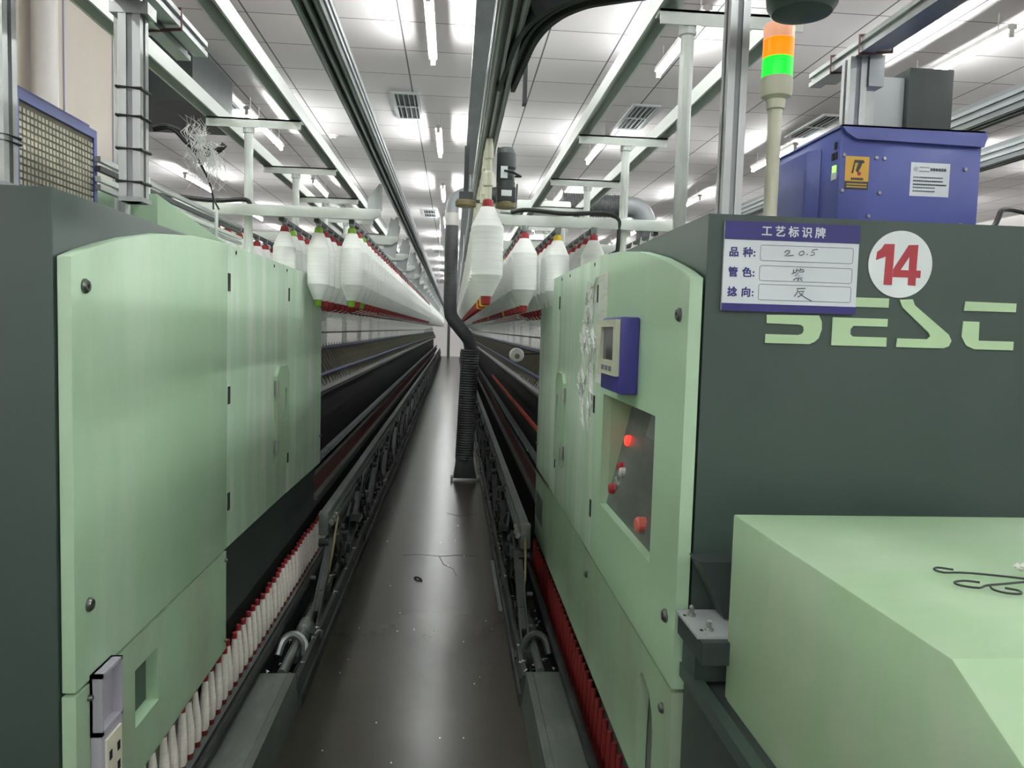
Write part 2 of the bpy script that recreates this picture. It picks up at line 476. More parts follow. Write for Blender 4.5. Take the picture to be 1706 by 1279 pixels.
for x, nm in ((-2.58, 'beyond the left machine'), (-0.56, 'above the centre aisle'), (1.99, 'beyond the right machine'), (4.08, 'beyond the blue box')):
    for k in range(4):
        y = 8.7 + 7.9 * k
        vents.append((x, y, 'grey louvred ceiling vent %s, %s from the front' % (nm, ordinal(k + 1))))
for i, (x, y, lb) in enumerate(vents):
    if i == 0:
        vent0.location = (x, y, ZC); vent0['label'] = lb
    else:
        dup(vent0, (x, y, ZC), lb)
single('ceiling_hatch', MB().box(-1.9, -1.75, 6.25, 6.5, ZC - 0.012, ZC), M['black'], 'small dark square opening in the ceiling above the left machine', 'ceiling hatch')
sd = thing('smoke_detector', 'small white round smoke detector on ceiling left of the aisle', 'smoke detector', (-1.6, 10.2, ZC))
part('detector_base', MB().lathe([(0.06, -0.02), (0.06, 0)], 16, (-1.6, 10.2, ZC)), M['lampend'], sd)
part('detector_head', MB().lathe([(0.02, -0.05), (0.04, -0.045), (0.045, -0.02)], 16, (-1.6, 10.2, ZC)), M['lampend'], sd)

# ------------------------------------------------------------------ the two spinning frames
CL, CR = -1.02, 0.85            # centre lines of the creels
SUM = -0.265                    # left x + right x of mirrored features
def mir(side, x): return x if side == 'left' else SUM - x
YEND = 38.0
ARC = [(1.60, 1.622), (1.66, 1.641), (1.74, 1.661), (1.86, 1.688), (2.06, 1.722), (2.31, 1.747), (2.5, 1.757), (2.655, 1.762)]

def screw(parent, side, xf, y, z, r=0.0155):
    s = -1 if side == 'right' else 1
    mb = MB().lathe([(r, 0), (r, 0.004 * s), (r * 0.72, 0.009 * s), (r * 0.35, 0.009 * s), (r * 0.3, 0.004 * s)], 16, (xf, y, z), 'x')
    return sub('screw', mb, M['bolt'], parent)

def slot(parent, side, xf, y, z):
    s = -1 if side == 'right' else 1
    sub('hinge_slot', MB().box(xf, xf + 0.0025 * s, y - 0.012, y + 0.012, z - 0.03, z + 0.03), M['black'], parent)

def head(side):
    XF = mir(side, -0.76)                      # aisle face of the green panels
    s = 1 if side == 'left' else -1            # towards the aisle
    nm = 'left' if side == 'left' else 'right'
    root = thing('spinning_frame', 'long green and grey spinning machine ' + ('with process sign and number 14 on its end' if side == 'right' else 'with power socket and grille box, no number'), 'spinning machine', (mir(side, -1.0), 1.6, 0))
    ys = [1.60, 2.66, 3.61, 4.52] if side == 'left' else [1.60, 2.62, 3.58, 4.38]
    SE = 0.726
    t = 0.028
    xin = XF - t * s
    xo = XF - 0.034 * s                        # dark body face
    xout = xo - (0.62 if side == 'left' else 0.78) * s
    if side == 'left':
        part('end_housing', MB().box(xo, xout, 1.60, 2.45, 0.0, 1.757), M['dark'], root, 0.006)
        yc = 2.45
    else:
        xd = xo + 0.16
        eh = MB().holed([(1.60, 0.0), (2.5, 0.0), (2.5, 1.70), (2.45, 1.757), (1.60, 1.757)], [[(1.815, 0.925), (2.492, 0.925), (2.492, 1.313), (1.815, 1.313)]], xo, xd)
        eh.prism([(1.60, 0.0), (2.5, 0.0), (2.5, 1.70), (2.45, 1.757), (1.60, 1.757)], xd, xout)
        part('end_housing', eh, M['dark'], root)
        yc = 2.5
    part('body_core', MB().box(xo, xout, yc, ys[3], 0.42, 1.70), M['darkbox'], root)
    part('plinth', MB().box(XF - 0.13 * s, xout, 2.5, ys[3], 0.0, 0.42), M['black'], root)
    # upper side cover with the arched top
    arc = [(y if y < 2.6 else ys[1], z) for y, z in ARC]
    outer = [(1.60, SE)] + arc + [(ys[1], SE)]
    if side == 'left':
        up = part('side_cover', MB().prism(outer, xin, XF), M['green'], root, 0.003, 'arched green cover panel nearest the viewer')
        screw(up, side, XF, 1.655, 1.566); screw(up, side, XF, 1.66, 0.893)
    else:
        rec = [(1.83, 0.938), (2.48, 0.938), (2.48, 1.302), (1.83, 1.302)]
        up = part('side_cover', MB().holed(outer, [rec], xin, XF), M['green'], root, 0.0, 'arched green cover panel with control recess')
        screw(up, side, XF, 1.662, 1.545); screw(up, side, XF, 1.668, 0.866)
    d1 = part('door', MB().prism([(ys[1] + 0.003, SE), (ys[1] + 0.003, 1.762), (ys[2], 1.764), (ys[2], SE - 0.01)], xin, XF), M['greendust'], root, 0.003, 'green door with latch plate')
    d2 = part('door', MB().prism([(ys[2] + 0.003, SE - 0.012), (ys[2] + 0.003, 1.764), (ys[3], 1.766), (ys[3], SE - 0.03)], xin, XF), M['greendust'], root, 0.003, 'narrow green door at the far end')
    for z in (1.635, 1.252, 0.885):
        slot(d1, side, XF, ys[1] + 0.018, z)
        slot(d2, side, XF, ys[2] + 0.018, z)
    screw(d2, side, XF, ys[3] - 0.03, 1.60, 0.009); screw(d2, side, XF, ys[3] - 0.03, 0.86, 0.009)
    for yy, zz in ((ys[1] + 0.1, 1.742), (ys[2] - 0.28, 1.742), (ys[2] - 0.03, 1.742)):
        sub('pin_hole', MB().lathe([(0.007, 0), (0.007, 0.002 * s)], 8, (XF, yy, zz), 'x'), M['black'], d1)
    # latch plate: rounded plate with finger slot
    ly0, ly1, lz0, lz1 = ys[2] - 0.26, ys[2] - 0.02, 0.91, 1.315
    pl = [(ly0, lz0), (ly1, lz0), (ly1, lz1 - 0.04), (ly1 - 0.04, lz1), (ly0 + 0.04, lz1), (ly0, lz1 - 0.04)]
    sy, sh = ly1 - 0.07, 1.07
    hole = [(sy - 0.022, sh), (sy + 0.022, sh), (sy + 0.022, sh + 0.13), (sy, sh + 0.15), (sy - 0.022, sh + 0.13)]
    lt = part('latch_plate', MB().holed(pl, [hole], XF, XF + 0.014 * s), M['greendk'], root)
    sub('finger_slot', MB().prism(hole, XF + 0.0005 * s, XF + 0.002 * s), M['black'], lt)
    for z in (lz0 + 0.06, lz1 - 0.09):
        sub('hinge', MB().cyl((XF + 0.012 * s, ly0 - 0.004, z - 0.03), (XF + 0.012 * s, ly0 - 0.004, z + 0.03), 0.009, 8), M['steel'], lt)
    # sloping cover behind the dark end housing
    xa, xb = XF - 0.15 * s, XF - 0.5 * s
    part('roof_cover', MB().prism([(2.455, 1.66), (2.455, 1.885 if side == 'left' else 1.78), (3.3, 1.80), (ys[3], 1.765), (ys[3], 1.66)], xa, xb), M['green'], root, 0.004)
    if side == 'left':
        win = [(1.895, 0.493), (2.05, 0.493), (2.05, 0.64), (1.895, 0.64)]
        lo = part('lower_cover', MB().holed([(1.60, 0.1), (1.93, 0.1), (1.93, 0.365), (2.655, 0.375), (2.655, SE - 0.008), (1.60, SE - 0.008)], [win], xin, XF), M['greendk'], root, 0.0, 'lower green cover with square opening')
        # sides of the square opening
        fr = MB()
        a, b = XF - 0.002 * s, XF - 0.11 * s
        fr.box(a, b, 1.89, 2.055, 0.487, 0.494); fr.box(a, b, 2.049, 2.056, 0.49, 0.643)
        fr.box(a, b, 1.89, 2.055, 0.639, 0.645); fr.box(a, b, 1.889, 1.896, 0.49, 0.643)
        sub('opening_liner', fr, M['green'], lo)
        sub('dark_motor', MB().lathe([(0.04, 0), (0.04, 0.09), (0.025, 0.1)], 14, (XF - 0.075 * s, 1.96, 0.495), 'z'), M['black'], lo)
        screw(lo, side, XF, 1.655, 0.69, 0.007)
        for z in (0.69, 0.41): screw(lo, side, XF, 2.64, z, 0.006)
        # power socket box
        bx = part('socket_box', MB().box(XF, XF + 0.024 * s, 1.66, 1.765, 0.2, 0.598), M['socket'], root, 0.003, 'lilac grey power socket box')
        fl = MB()
        fl.box(XF, XF + 0.006 * s, 1.66, 1.765, 0.60, 0.737)
        fl.box(XF, XF + 0.026 * s, 1.66, 1.668, 0.60, 0.737); fl.box(XF, XF + 0.026 * s, 1.757, 1.765, 0.60, 0.737)
        fl.box(XF, XF + 0.026 * s, 1.66, 1.765, 0.729, 0.737); fl.box(XF, XF + 0.026 * s, 1.66, 1.765, 0.60, 0.61)
        sub('open_lid', fl, M['socket'], bx)
        sp = sub('socket_plate', MB().box(XF + 0.024 * s, XF + 0.029 * s, 1.675, 1.75, 0.24, 0.585), M['socketw'], bx)
        for z in (0.545, 0.5, 0.455, 0.41):
            for y in (1.692, 1.732):
                sub('socket_hole', MB().box(XF + 0.0285 * s, XF + 0.0302 * s, y - 0.006, y + 0.006, z - 0.012, z + 0.008), M['black'], bx)
    else:
        hol = [(1.74, 0.2), (1.89, 0.2), (1.89, 0.49), (1.875, 0.63), (1.862, 0.646), (1.845, 0.648), (1.79, 0.632), (1.752, 0.595), (1.74, 0.55)]
        lo = part('lower_cover', MB().holed([(1.60, 0.1), (1.8, 0.1), (1.93, 0.342), (4.36, 0.336), (4.38, SE - 0.03), (4.36, SE - 0.008), (1.60, SE - 0.008)], [hol], xin, XF), M['greendk'], root, 0.0, 'long lower green cover with rounded opening')
        sub('opening_back', MB().box(XF - 0.03 * s, XF - 0.034 * s, 1.72, 1.91, 0.18, 0.67), M['trackgrey'], lo)
        screw(lo, side, XF, 1.664, 0.652, 0.012); screw(lo, side, XF, 2.66, 0.64, 0.012)
        sub('small_window', MB().box(XF, XF + 0.003 * s, 4.02, 4.3, 0.46, 0.6), M['trackgrey'], lo)
        # control recess with slanting console
        rc = part('recess_liner', None or (lambda q: (q.box(XF + 0.027, XF + 0.17, 2.477, 2.485, 0.93, 1.31), q.box(XF + 0.027, XF + 0.17, 1.823, 1.833, 0.93, 1.31),
                  q.box(XF + 0.027, XF + 0.17, 1.825, 2.485, 1.299, 1.308), q.box(XF + 0.027, XF + 0.17, 1.825, 2.485, 0.930, 0.939))[0])(MB()), M['greenclean'], root)
        def slope(z): return XF + 0.022 + (z - 0.94) * 0.23
        con = part('console', MB().hexa([(slope(0.94), 1.832, 0.94), (slope(1.3), 1.832, 1.3), (slope(0.94), 2.478, 0.94), (slope(1.3), 2.478, 1.3),
                   (XF + 0.165, 1.832, 0.94), (XF + 0.165, 1.832, 1.3), (XF + 0.165, 2.478, 0.94), (XF + 0.165, 2.478, 1.3)]), M['trackgrey'], root, 0, 'slanting dark control console in the recess')
        def btn(name, y, z, r, m, h=0.016, lb=None):
            x = slope(z)
            return sub(name, MB().lathe([(r, 0.004), (r, -h * 0.7), (r * 0.8, -h)], 14, (x, y, z), 'x'), m, con, label=lb)
        btn('indicator_lamp', 2.40, 1.16, 0.017, M['redlamp'], 0.014, 'glowing red indicator lamp')
        btn('push_button', 2.40, 1.075, 0.015, M['redcap']); btn('push_button', 2.36, 1.065, 0.015, M['lampend'])
        btn('selector_switch', 2.42, 1.0, 0.017, M['redcap'], 0.02)
        btn('selector_ring', 2.40, 1.02, 0.022, M['steel'], 0.008)
        kn = btn('stop_knob', 2.02, 0.985, 0.021, M['salmon'], 0.024, 'salmon mushroom stop knob')
        sub('name_plate', MB().hexa([(slope(1.2) - 0.003, 2.1, 1.2), (slope(1.27) - 0.003, 2.1, 1.27), (slope(1.2) - 0.003, 2.22, 1.2), (slope(1.27) - 0.003, 2.22, 1.27),
            (slope(1.2) + 0.001, 2.1, 1.2), (slope(1.27) + 0.001, 2.1, 1.27), (slope(1.2) + 0.001, 2.22, 1.2), (slope(1.27) + 0.001, 2.22, 1.27)]), M['galv'], con)
        # touch panel
        xp = XF - 0.052
        hm = part('touch_panel', MB().box(XF, xp, 2.02, 2.275, 1.337, 1.545), M['bluedk'], root, 0.006, 'blue operator panel box with cream bezel')
        sub('bezel', MB().holed([(2.026, 1.385), (2.262, 1.385), (2.262, 1.538), (2.026, 1.538)], [[(2.06, 1.425), (2.23, 1.425), (2.23, 1.518), (2.06, 1.518)]], xp, xp - 0.012), M['cream'], hm)
        sub('screen', MB().box(xp, xp - 0.004, 2.05, 2.24, 1.42, 1.522), M['screen'], hm)
        for k in range(3):
            sub('key', MB().box(xp - 0.012, xp - 0.014, 2.07 + 0.05 * k, 2.1 + 0.05 * k, 1.397, 1.41), M['greyline'], hm)
        # strip of paper between the doors
        part('paper_strip', MB().box(XF, XF - 0.0015, 2.47, 2.63, 1.33, 1.70), M['paper'], root, 0, 'strip of printed paper')
        # lint stuck on the door edge
        lm = MB()
        for k in range(26):
            z0 = 1.15 + random.random() * 0.45
            y0 = 2.66 + random.random() * 0.28 * (1 - abs(z0 - 1.33) * 1.4)
            pts = [(XF - 0.006, y0, z0), (XF - 0.012, y0 + random.uniform(-.05, .05), z0 + 0.05), (XF - 0.006, y0 + random.uniform(-.05, .09), z0 + 0.11)]
            for q in range(7):
                e = [random.uniform(-.03, .03) for _ in range(6)]
                lm.tube([(XF - 0.002, pts[0][1] + e[0], pts[0][2] + e[1]), (XF - 0.006, pts[1][1] + e[2], pts[1][2] + e[3]), (XF - 0.005, pts[1][1] * .5 + pts[2][1] * .5 + e[4], pts[2][2] - 0.03), (XF - 0.002, pts[2][1] + e[5], pts[2][2])], [0.0005, 0.0022, 0.0018, 0.0005], 4)
        part('lint', lm, M['lint'], root, 0, 'white lint clinging to the door', 'stuff')

    # ---------------- drafting and spinning zone, running to the far end
    ya = ys[3] + 0.002
    X = lambda x: mir(side, x)
    part('machine_base', MB().box(X(-0.90), X(-1.25), ya, YEND, 0, 0.46), M['black'], root)
    part('drum_cover', MB().box(X(-0.965), X(-1.2), ya, YEND, 0.46, 1.02), M['black'], root)
    part('roller_stand', MB().prism([(X(-0.90), 1.03), (X(-0.86), 1.06), (X(-0.88), 1.085), (X(-1.02), 1.30), (X(-1.25), 1.30), (X(-1.25), 1.0), (X(-0.92), 1.0)], ya, YEND, 'xz'), M['darksteel'], root)
    part('suction_tube', MB().cyl((X(-0.885), ya, 1.035), (X(-0.885), YEND, 1.035), 0.017, 10), M['darksteel'], root)
    part('roller', MB().cyl((X(-0.882), ya, 1.165), (X(-0.882), YEND, 1.165), 0.014, 8), M['bluerod'], root, 0, 'dark blue roller line')
    part('roller', MB().cyl((X(-0.985), ya, 1.325), (X(-0.985), YEND, 1.325), 0.014, 8), M['bluerod'], root, 0, 'upper dark blue roller line')
    part('guide_bar', MB().box(X(-0.96), X(-0.975), ya, YEND, 1.44, 1.452), M['darksteel'], root)
    rr = MB().box(X(-0.79), X(-0.835), ya, YEND, 0.650, 0.668); rr.box(X(-0.79), X(-0.796), ya, YEND, 0.62, 0.668)
    part('ring_rail', rr, M['trackgrey'], root)
    sr = MB().box(X(-0.775), X(-0.84), ya, YEND, 0.475, 0.495); sr.box(X(-0.84), X(-0.9), ya, YEND, 0.36, 0.495)
    part('spindle_rail', sr, M['trackgrey'], root)
    if side == 'right':
        part('clearer_bar', MB().box(X(-0.80), X(-0.815), 4.42, 10.5, 0.868, 0.892), M['orange'], root, 0, 'red orange bar along the right machine')
        for k, y in enumerate((5.3, 6.1, 7.4)):
            part('status_light', MB().lathe([(0.007, 0), (0.005, 0.008)], 8, (X(-0.80), y, 0.668)), M['ledteal'], root, 0, 'tiny teal status light')
    # weighting arms, 0.14 m apart
    def arm_mb(y, mb):
        x0, z0, x1, z1 = X(-1.0), 1.345, X(-0.872), 1.095
        mb.hexa([(x0, y - .008, z0 - .02), (x0, y - .008, z0 + .02), (x0, y + .008, z0 - .02), (x0, y + .008, z0 + .02),
                 (x1, y - .006, z1 - .012), (x1, y - .006, z1 + .014), (x1, y + .006, z1 - .012), (x1, y + .006, z1 + .014)])
        return mb
    n_arm = int((YEND - ya - 0.2) / 0.14)
    me0 = arm_mb(0, MB()).mesh('weighting_arm', M['arm'])
    for k in range(90):
        o = link('weighting_arm', me0, root); o.location.y += ya + 0.08 + 0.14 * k
    rest = MB()
    for k in range(90, n_arm): arm_mb(ya + 0.08 + 0.14 * k, rest)
    part('weighting_arm_row', rest, M['arm'], root, 0, None, 'stuff')
    # spindles, 0.07 m apart
    def spin_mb(y, mb, seg):
        return mb.lathe([(0.008, 0.495), (0.008, 0.53), (0.011, 0.535), (0.0065, 0.66)], seg, (X(-0.812), y, 0))
    me1 = spin_mb(0, MB(), 8).mesh('spindle', M['dullred'])
    for k in range(90):
        o = link('spindle', me1, root); o.location.y += ya + 0.05 + 0.07 * k
    rest = MB()
    for k in range(90, int((YEND - ya - 0.2) / 0.07)): spin_mb(ya + 0.05 + 0.07 * k, rest, 5)
    part('spindle_row', rest, M['dullred'], root, 0, None, 'stuff')
    def clip_mb(y, mb):
        return mb.box(X(-0.795), X(-0.83), y - 0.012, y + 0.012, 0.668, 0.70)
    me2 = clip_mb(0, MB()).mesh('ring_holder', M['galv'])
    for k in range(90):
        o = link('ring_holder', me2, root); o.location.y += ya + 0.085 + 0.07 * k
    rest = MB()
    for k in range(90, int((YEND - ya - 0.3) / 0.07)): clip_mb(ya + 0.085 + 0.07 * k, rest)
    part('ring_holder_row', rest, M['galv'], root, 0, None, 'stuff')
    # roving strands coming down from the creel
    rv = MB()
    cx = CL if side == 'left' else CR
    k = 0
    y = ya + 0.06
    while y < 26:
        x0 = cx + s * (0.505, 0.335, 0.165)[k % 3]
        rv.tube([(x0, y, 1.6), (X(-0.968), y, 1.455), (X(-0.99), y, 1.345)], 0.0022, 3)
        k += 1; y += 0.07
    part('roving_strands', rv, M['roving'], root, 0, 'white strands running down to the rollers', 'stuff')
    return root, XF

frame_l, XFL = head('left')
frame_r, XFR = head('right')

# ------------------------------------------------------------------ writing on the end of the right machine
YF = 1.5995
def face(x, z, y=YF): return Matrix(((1, 0, 0, x), (0, 0, -1, y), (0, 1, 0, z), (0, 0, 0, 1)))
def fprism(poly, m, name, parent, y=YF, t=0.003):
    return part(name, MB().prism(poly, y, y - t, 'xz'), m, parent)
Bp = [(0.664, 1.549), (0.779, 1.551), (0.786, 1.538), (0.787, 1.522), (0.781, 1.502), (0.772, 1.494), (0.761, 1.489), (0.663, 1.489), (0.663, 1.508), (0.736, 1.508), (0.744, 1.511), (0.747, 1.517), (0.746, 1.525), (0.741, 1.529), (0.735, 1.530), (0.665, 1.531)]
Et = [(0.81, 1.592), (0.933, 1.592), (0.933, 1.572), (0.81, 1.572)]
Eb = [(0.81, 1.548), (0.933, 1.548), (0.933, 1.531), (0.857, 1.531), (0.851, 1.524), (0.851, 1.513), (0.857, 1.508), (0.933, 1.508), (0.933, 1.488), (0.81, 1.488)]
Sg = [(0.957, 1.590), (0.986, 1.592), (0.992, 1.579), (1.073, 1.518), (1.08, 1.505), (1.075, 1.493), (1.063, 1.488), (0.956, 1.488), (0.957, 1.507), (1.025, 1.507), (1.031, 1.513), (1.028, 1.520), (0.964, 1.574)]
Ct = [(1.106, 1.591), (1.223, 1.590), (1.223, 1.571), (1.104, 1.571)]
Cb = [(1.104, 1.548), (1.141, 1.548), (1.142, 1.507), (1.223, 1.507), (1.223, 1.488), (1.133, 1.488), (1.115, 1.495), (1.103, 1.514)]
lg = fprism(Bp, M['logo'], 'maker_lettering', frame_r)
lg['label'] = 'large pale green letters on the dark end'
lgm = MB()
for p in (Bp, Et, Eb, Sg, Ct, Cb): lgm.prism(p, YF, YF - 0.003, 'xz')
lg.data = lgm.mesh('maker_lettering', M['logo'])

sg = part('process_sign', MB().box(0.563, 0.857, YF, YF - 0.006, 1.555, 1.743), M['signwhite'], frame_r, 0, 'white and navy process sign board')
def onsign(name, mb, m): return sub(name, mb, m, sg)
onsign('sign_header', MB().box(0.563, 0.857, YF - 0.006, YF - 0.0075, 1.705, 1.743), M['navy'])
onsign('sign_footer', MB().box(0.563, 0.857, YF - 0.006, YF - 0.0075, 1.555, 1.571), M['navy'])
for z0, z1 in ((1.6625, 1.695), (1.6205, 1.652), (1.580, 1.613)):
    x0, x1 = 0.642, 0.845
    cr = 0.004
    pts = []
    for cx_, cz_, a0 in ((x1 - cr, z1 - cr, 0), (x0 + cr, z1 - cr, 90), (x0 + cr, z0 + cr, 180), (x1 - cr, z0 + cr, 270)):
        for a in (0, 45, 90):
            pts.append((cx_ + cr * math.cos(math.radians(a0 + a)), YF - 0.0062, cz_ + cr * math.sin(math.radians(a0 + a))))
    onsign('entry_box', MB().tube(pts, 0.0006, 4, closed=True), M['greyline'])
FS = YF - 0.0078
glyphs('工艺标识牌', 0.0235, 0.0004, 'sign_title', M['signwhite'], sg, face(0.711, 1.7155, FS), 0.0002, 1.48, 'CENTER', smear=0.0005)
for tx, z in (('品 种:', 1.6705), ('管 色:', 1.6285), ('捻 向:', 1.587)):
    glyphs(tx, 0.0215, 0.0004, 'sign_caption', M['navy'], sg, face(0.5735, z, FS + 0.0014), 0.00022, 1.12, smear=0.0007)
def strokes(name, lines, r=0.0009):
    mb = MB()
    for ln in lines: mb.tube([(x, YF - 0.0066, z) for x, z in ln], r, 5)
    return onsign(name, mb, M['ink'])
strokes('handwriting', [[(0.694, 1.681), (0.699, 1.6855), (0.705, 1.685), (0.7045, 1.681), (0.695, 1.6735), (0.703, 1.6745), (0.714, 1.6755)],
                        [(0.735, 1.6855), (0.728, 1.683), (0.7255, 1.6785), (0.730, 1.676), (0.736, 1.679), (0.7365, 1.684), (0.733, 1.686)],
                        [(0.7425, 1.6785), (0.7445, 1.6788)],
                        [(0.766, 1.690), (0.756, 1.6885), (0.7535, 1.6835), (0.7595, 1.683), (0.7595, 1.6785), (0.751, 1.6765)]])
strokes('handwriting', [[(0.716, 1.639), (0.716, 1.646)], [(0.712, 1.637), (0.722, 1.6405)], [(0.7225, 1.648), (0.7215, 1.640)], [(0.7215, 1.643), (0.728, 1.645)],
                        [(0.731, 1.649), (0.7285, 1.641), (0.738, 1.642), (0.7385, 1.645)], [(0.731, 1.645), (0.737, 1.647)],
                        [(0.727, 1.639), (0.719, 1.633), (0.731, 1.634), (0.720, 1.6275), (0.736, 1.629)], [(0.728, 1.6285), (0.7275, 1.6225), (0.725, 1.624)],
                        [(0.720, 1.6265), (0.7165, 1.623)], [(0.732, 1.626), (0.736, 1.623)]])
strokes('handwriting', [[(0.725, 1.606), (0.744, 1.607)], [(0.7275, 1.604), (0.726, 1.597), (0.720, 1.589)], [(0.729, 1.600), (0.741, 1.601), (0.737, 1.594), (0.728, 1.588)],
                        [(0.730, 1.598), (0.742, 1.589), (0.760, 1.580)]])
# round number sticker
dsc = part('number_sticker', MB().lathe([(0.0715, 0), (0.0715, -0.002)], 48, (0.954, YF, 1.6655), 'y'), M['discwhite'], frame_r, 0, 'round white sticker with red number 14')
n14 = MB().prism([(0.916, 1.7075), (0.938, 1.708), (0.937, 1.621), (0.9185, 1.621), (0.920, 1.681), (0.8985, 1.673), (0.900, 1.690), (0.909, 1.697)], YF - 0.002, YF - 0.003, 'xz')
n14.holed([(0.970, 1.707), (0.991, 1.708), (0.990, 1.6535), (1.000, 1.6535), (1.000, 1.638), (0.990, 1.638), (0.990, 1.621), (0.973, 1.622), (0.973, 1.638), (0.938, 1.638), (0.9385, 1.655)],
          [[(0.973, 1.683), (0.973, 1.6535), (0.9545, 1.6535)]], YF - 0.002, YF - 0.003, 'xz')
sub('number_print', n14, M['red14'], dsc)

# ------------------------------------------------------------------ creels, cleaner tracks, bobbins
YP0, PITCH = 3.92, 1.13
NP = 30
def creel(side):
    cx = CL if side == 'left' else CR
    s = 1 if side == 'left' else -1
    root = thing('creel', 'pale green creel of arms and hanging rails above the %s spinning machine' % side, 'creel', (cx, YP0, 2.0))
    arm_root = None
    for k in range(NP):
        y = YP0 - 0.045 + PITCH * k
        mb = MB().prism([(cx - 0.65, 2.045), (cx - 0.65, 2.075), (cx + 0.65, 2.075), (cx + 0.65, 2.045), (cx + 0.61, 2.022), (cx - 0.61, 2.022)], y - 0.014, y + 0.014, 'xz')
        a = part('creel_arm', mb, M['whitesteel'], root, 0.002)
        if k < 16 and side == 'left':
            xe = cx + s * 0.615
            pl = MB().prism([(xe - 0.03, 2.07), (xe - 0.03, 2.125), (xe + 0.025, 2.2), (xe + 0.04, 2.195), (xe + 0.04, 2.07)], y - 0.004, y + 0.004, 'xz')
            sub('end_plate', pl, M['plastic'], a)
            if k > 0:
                pl = MB().prism([(xe - 0.06, 1.98), (xe + 0.02, 1.94), (xe + 0.05, 2.14), (xe - 0.01, 2.2)], y + 0.02, y + 0.024, 'xz')
                sub('draught_sheet', pl, M['plastic'], a)
    for off in (0.505, 0.335, 0.165, -0.165, -0.335, -0.505):
        part('hanging_rail', MB().box(cx + s * off - 0.012, cx + s * off + 0.012, YP0 - 0.03, YEND, 2.005, 2.022), M['rubber'], root)
    for off in (0.58, 0.42):
        part('guide_rod', MB().cyl((cx + s * off, ya_of(side), 1.575), (cx + s * off, YEND, 1.575), 0.006, 8), M['dullred'], root, 0, 'dull red guide rod under the bobbins')
    if side == 'left':
        pts = [(cx - 0.62, YP0 - 0.06, 2.085), (cx - 0.4, YP0 - 0.06, 2.10), (cx - 0.15, YP0 - 0.055, 2.085), (cx + 0.0, YP0 - 0.05, 2.095), (cx + 0.02, YP0 - 0.04, 2.05)]
    else:
        pts = [(cx - 0.58, YP0 - 0.06, 2.085), (cx - 0.5, YP0 - 0.06, 2.10), (cx - 0.3, YP0 - 0.055, 2.09), (cx - 0.12, YP0 - 0.055, 2.1), (cx - 0.04, YP0 - 0.055, 2.075),
               (cx - 0.03, YP0 - 0.05, 2.02), (cx - 0.035, YP0 - 0.05, 1.9), (cx - 0.05, YP0 - 0.05, 1.78)]
    part('black_cable', MB().tube(rounded(pts), 0.011, 8), M['cableblack'], root)
    return root
def ya_of(side): return 4.52 if side == 'left' else 4.38
creel_l = creel('left')
creel_r = creel('right')

def track(side):
    cx = -0.99 if side == 'left' else 0.83
    px = CL if side == 'left' else CR
    root = thing('cleaner_track', 'pair of white steel rails on round poles above the %s machine' % side, 'overhead track', (px, YP0, 0))
    for off in (-0.2, 0.2):
        rl = MB()
        x = cx + off
        o = 0.028 if off > 0 else -0.028
        rl.box(x - 0.028, x + 0.028, 2.0 if side == 'left' else 2.3, YEND, 2.545, 2.552)
        rl.box(x + o - 0.004, x + o + 0.004, 2.0 if side == 'left' else 2.3, YEND, 2.49, 2.552)
        rl.box(x - o - 0.004, x - o + 0.004, 2.0 if side == 'left' else 2.3, YEND, 2.49, 2.552)
        part('track_rail', rl, M['whitesteel'], root)
    ys = [(2.40, -0.99 if side == 'left' else 0.70, 0.021)] + [(YP0 + PITCH * k, px, 0.0215) for k in range(NP)]
    for i, (y, x, r) in enumerate(ys):
        zb = 1.70 if y < 4.5 else 1.30
        pole = part('pole', MB().lathe([(r, zb), (r, 2.42), (r * 1.3, 2.424), (r * 1.3, 2.484)], 14, (x, y, 0)), M['whitesteel'], root)
        cb = MB().box(cx - 0.225, cx + 0.225, y - 0.03, y + 0.03, 2.482, 2.490)
        cb.box(cx - 0.225, cx + 0.225, y - 0.03, y - 0.025, 2.445, 2.49)
        part('crossbar', cb, M['whitesteel'], root)
    return root
track_l = track('left')
track_r = track('right')

# roving bobbins
def bobbin_proto(r, cap, tip, stem=0.03, stem_r=0.008):
    root = bpy.data.objects.new('roving_bobbin', None)
    root.empty_display_size = 0.05
    COL.objects.link(root)
    def p(name, prof, m, seg=20):
        o = bpy.data.objects.new(name, MB().lathe(prof, seg).mesh(name, m)); COL.objects.link(o); o.parent = root
    rb = MB()
    for a, b in (((0.024, 0.034), (r, 0.112)), ((r, 0.112), (r, 0.292)), ((r, 0.292), (0.026, 0.366))):
        rb.lathe([a, b], 24, cap=False)
    o = bpy.data.objects.new('roving', rb.mesh('roving', M['roving'])); COL.objects.link(o); o.parent = root
    p('tube_cap', [(0.021, 0.360), (0.022, 0.372), (0.019, 0.392), (0.012, 0.396)], cap, 14)
    p('tube_tip', [(0.011, 0.0), (0.017, 0.004), (0.019, 0.030), (0.021, 0.040)], tip, 14)
    if stem_r < 0.01:
        p('hanger', [(0.008, 0.394), (0.014, 0.402), (0.018, 0.43), (0.012, 0.432)] if stem < 0.05 else [(0.008, 0.394), (0.02, 0.5), (0.01, 0.394 + stem)], M['galv'], 10)
    else:
        p('hanger', [(0.014, 0.394), (0.014, 0.44), (0.02, 0.445), (0.02, 0.49), (0.013, 0.50), (0.013, 0.54), (0.017, 0.545), (0.017, 0.58), (0.012, 0.394 + stem)], M['cream'], 12)
    return root
Z0 = 1.592
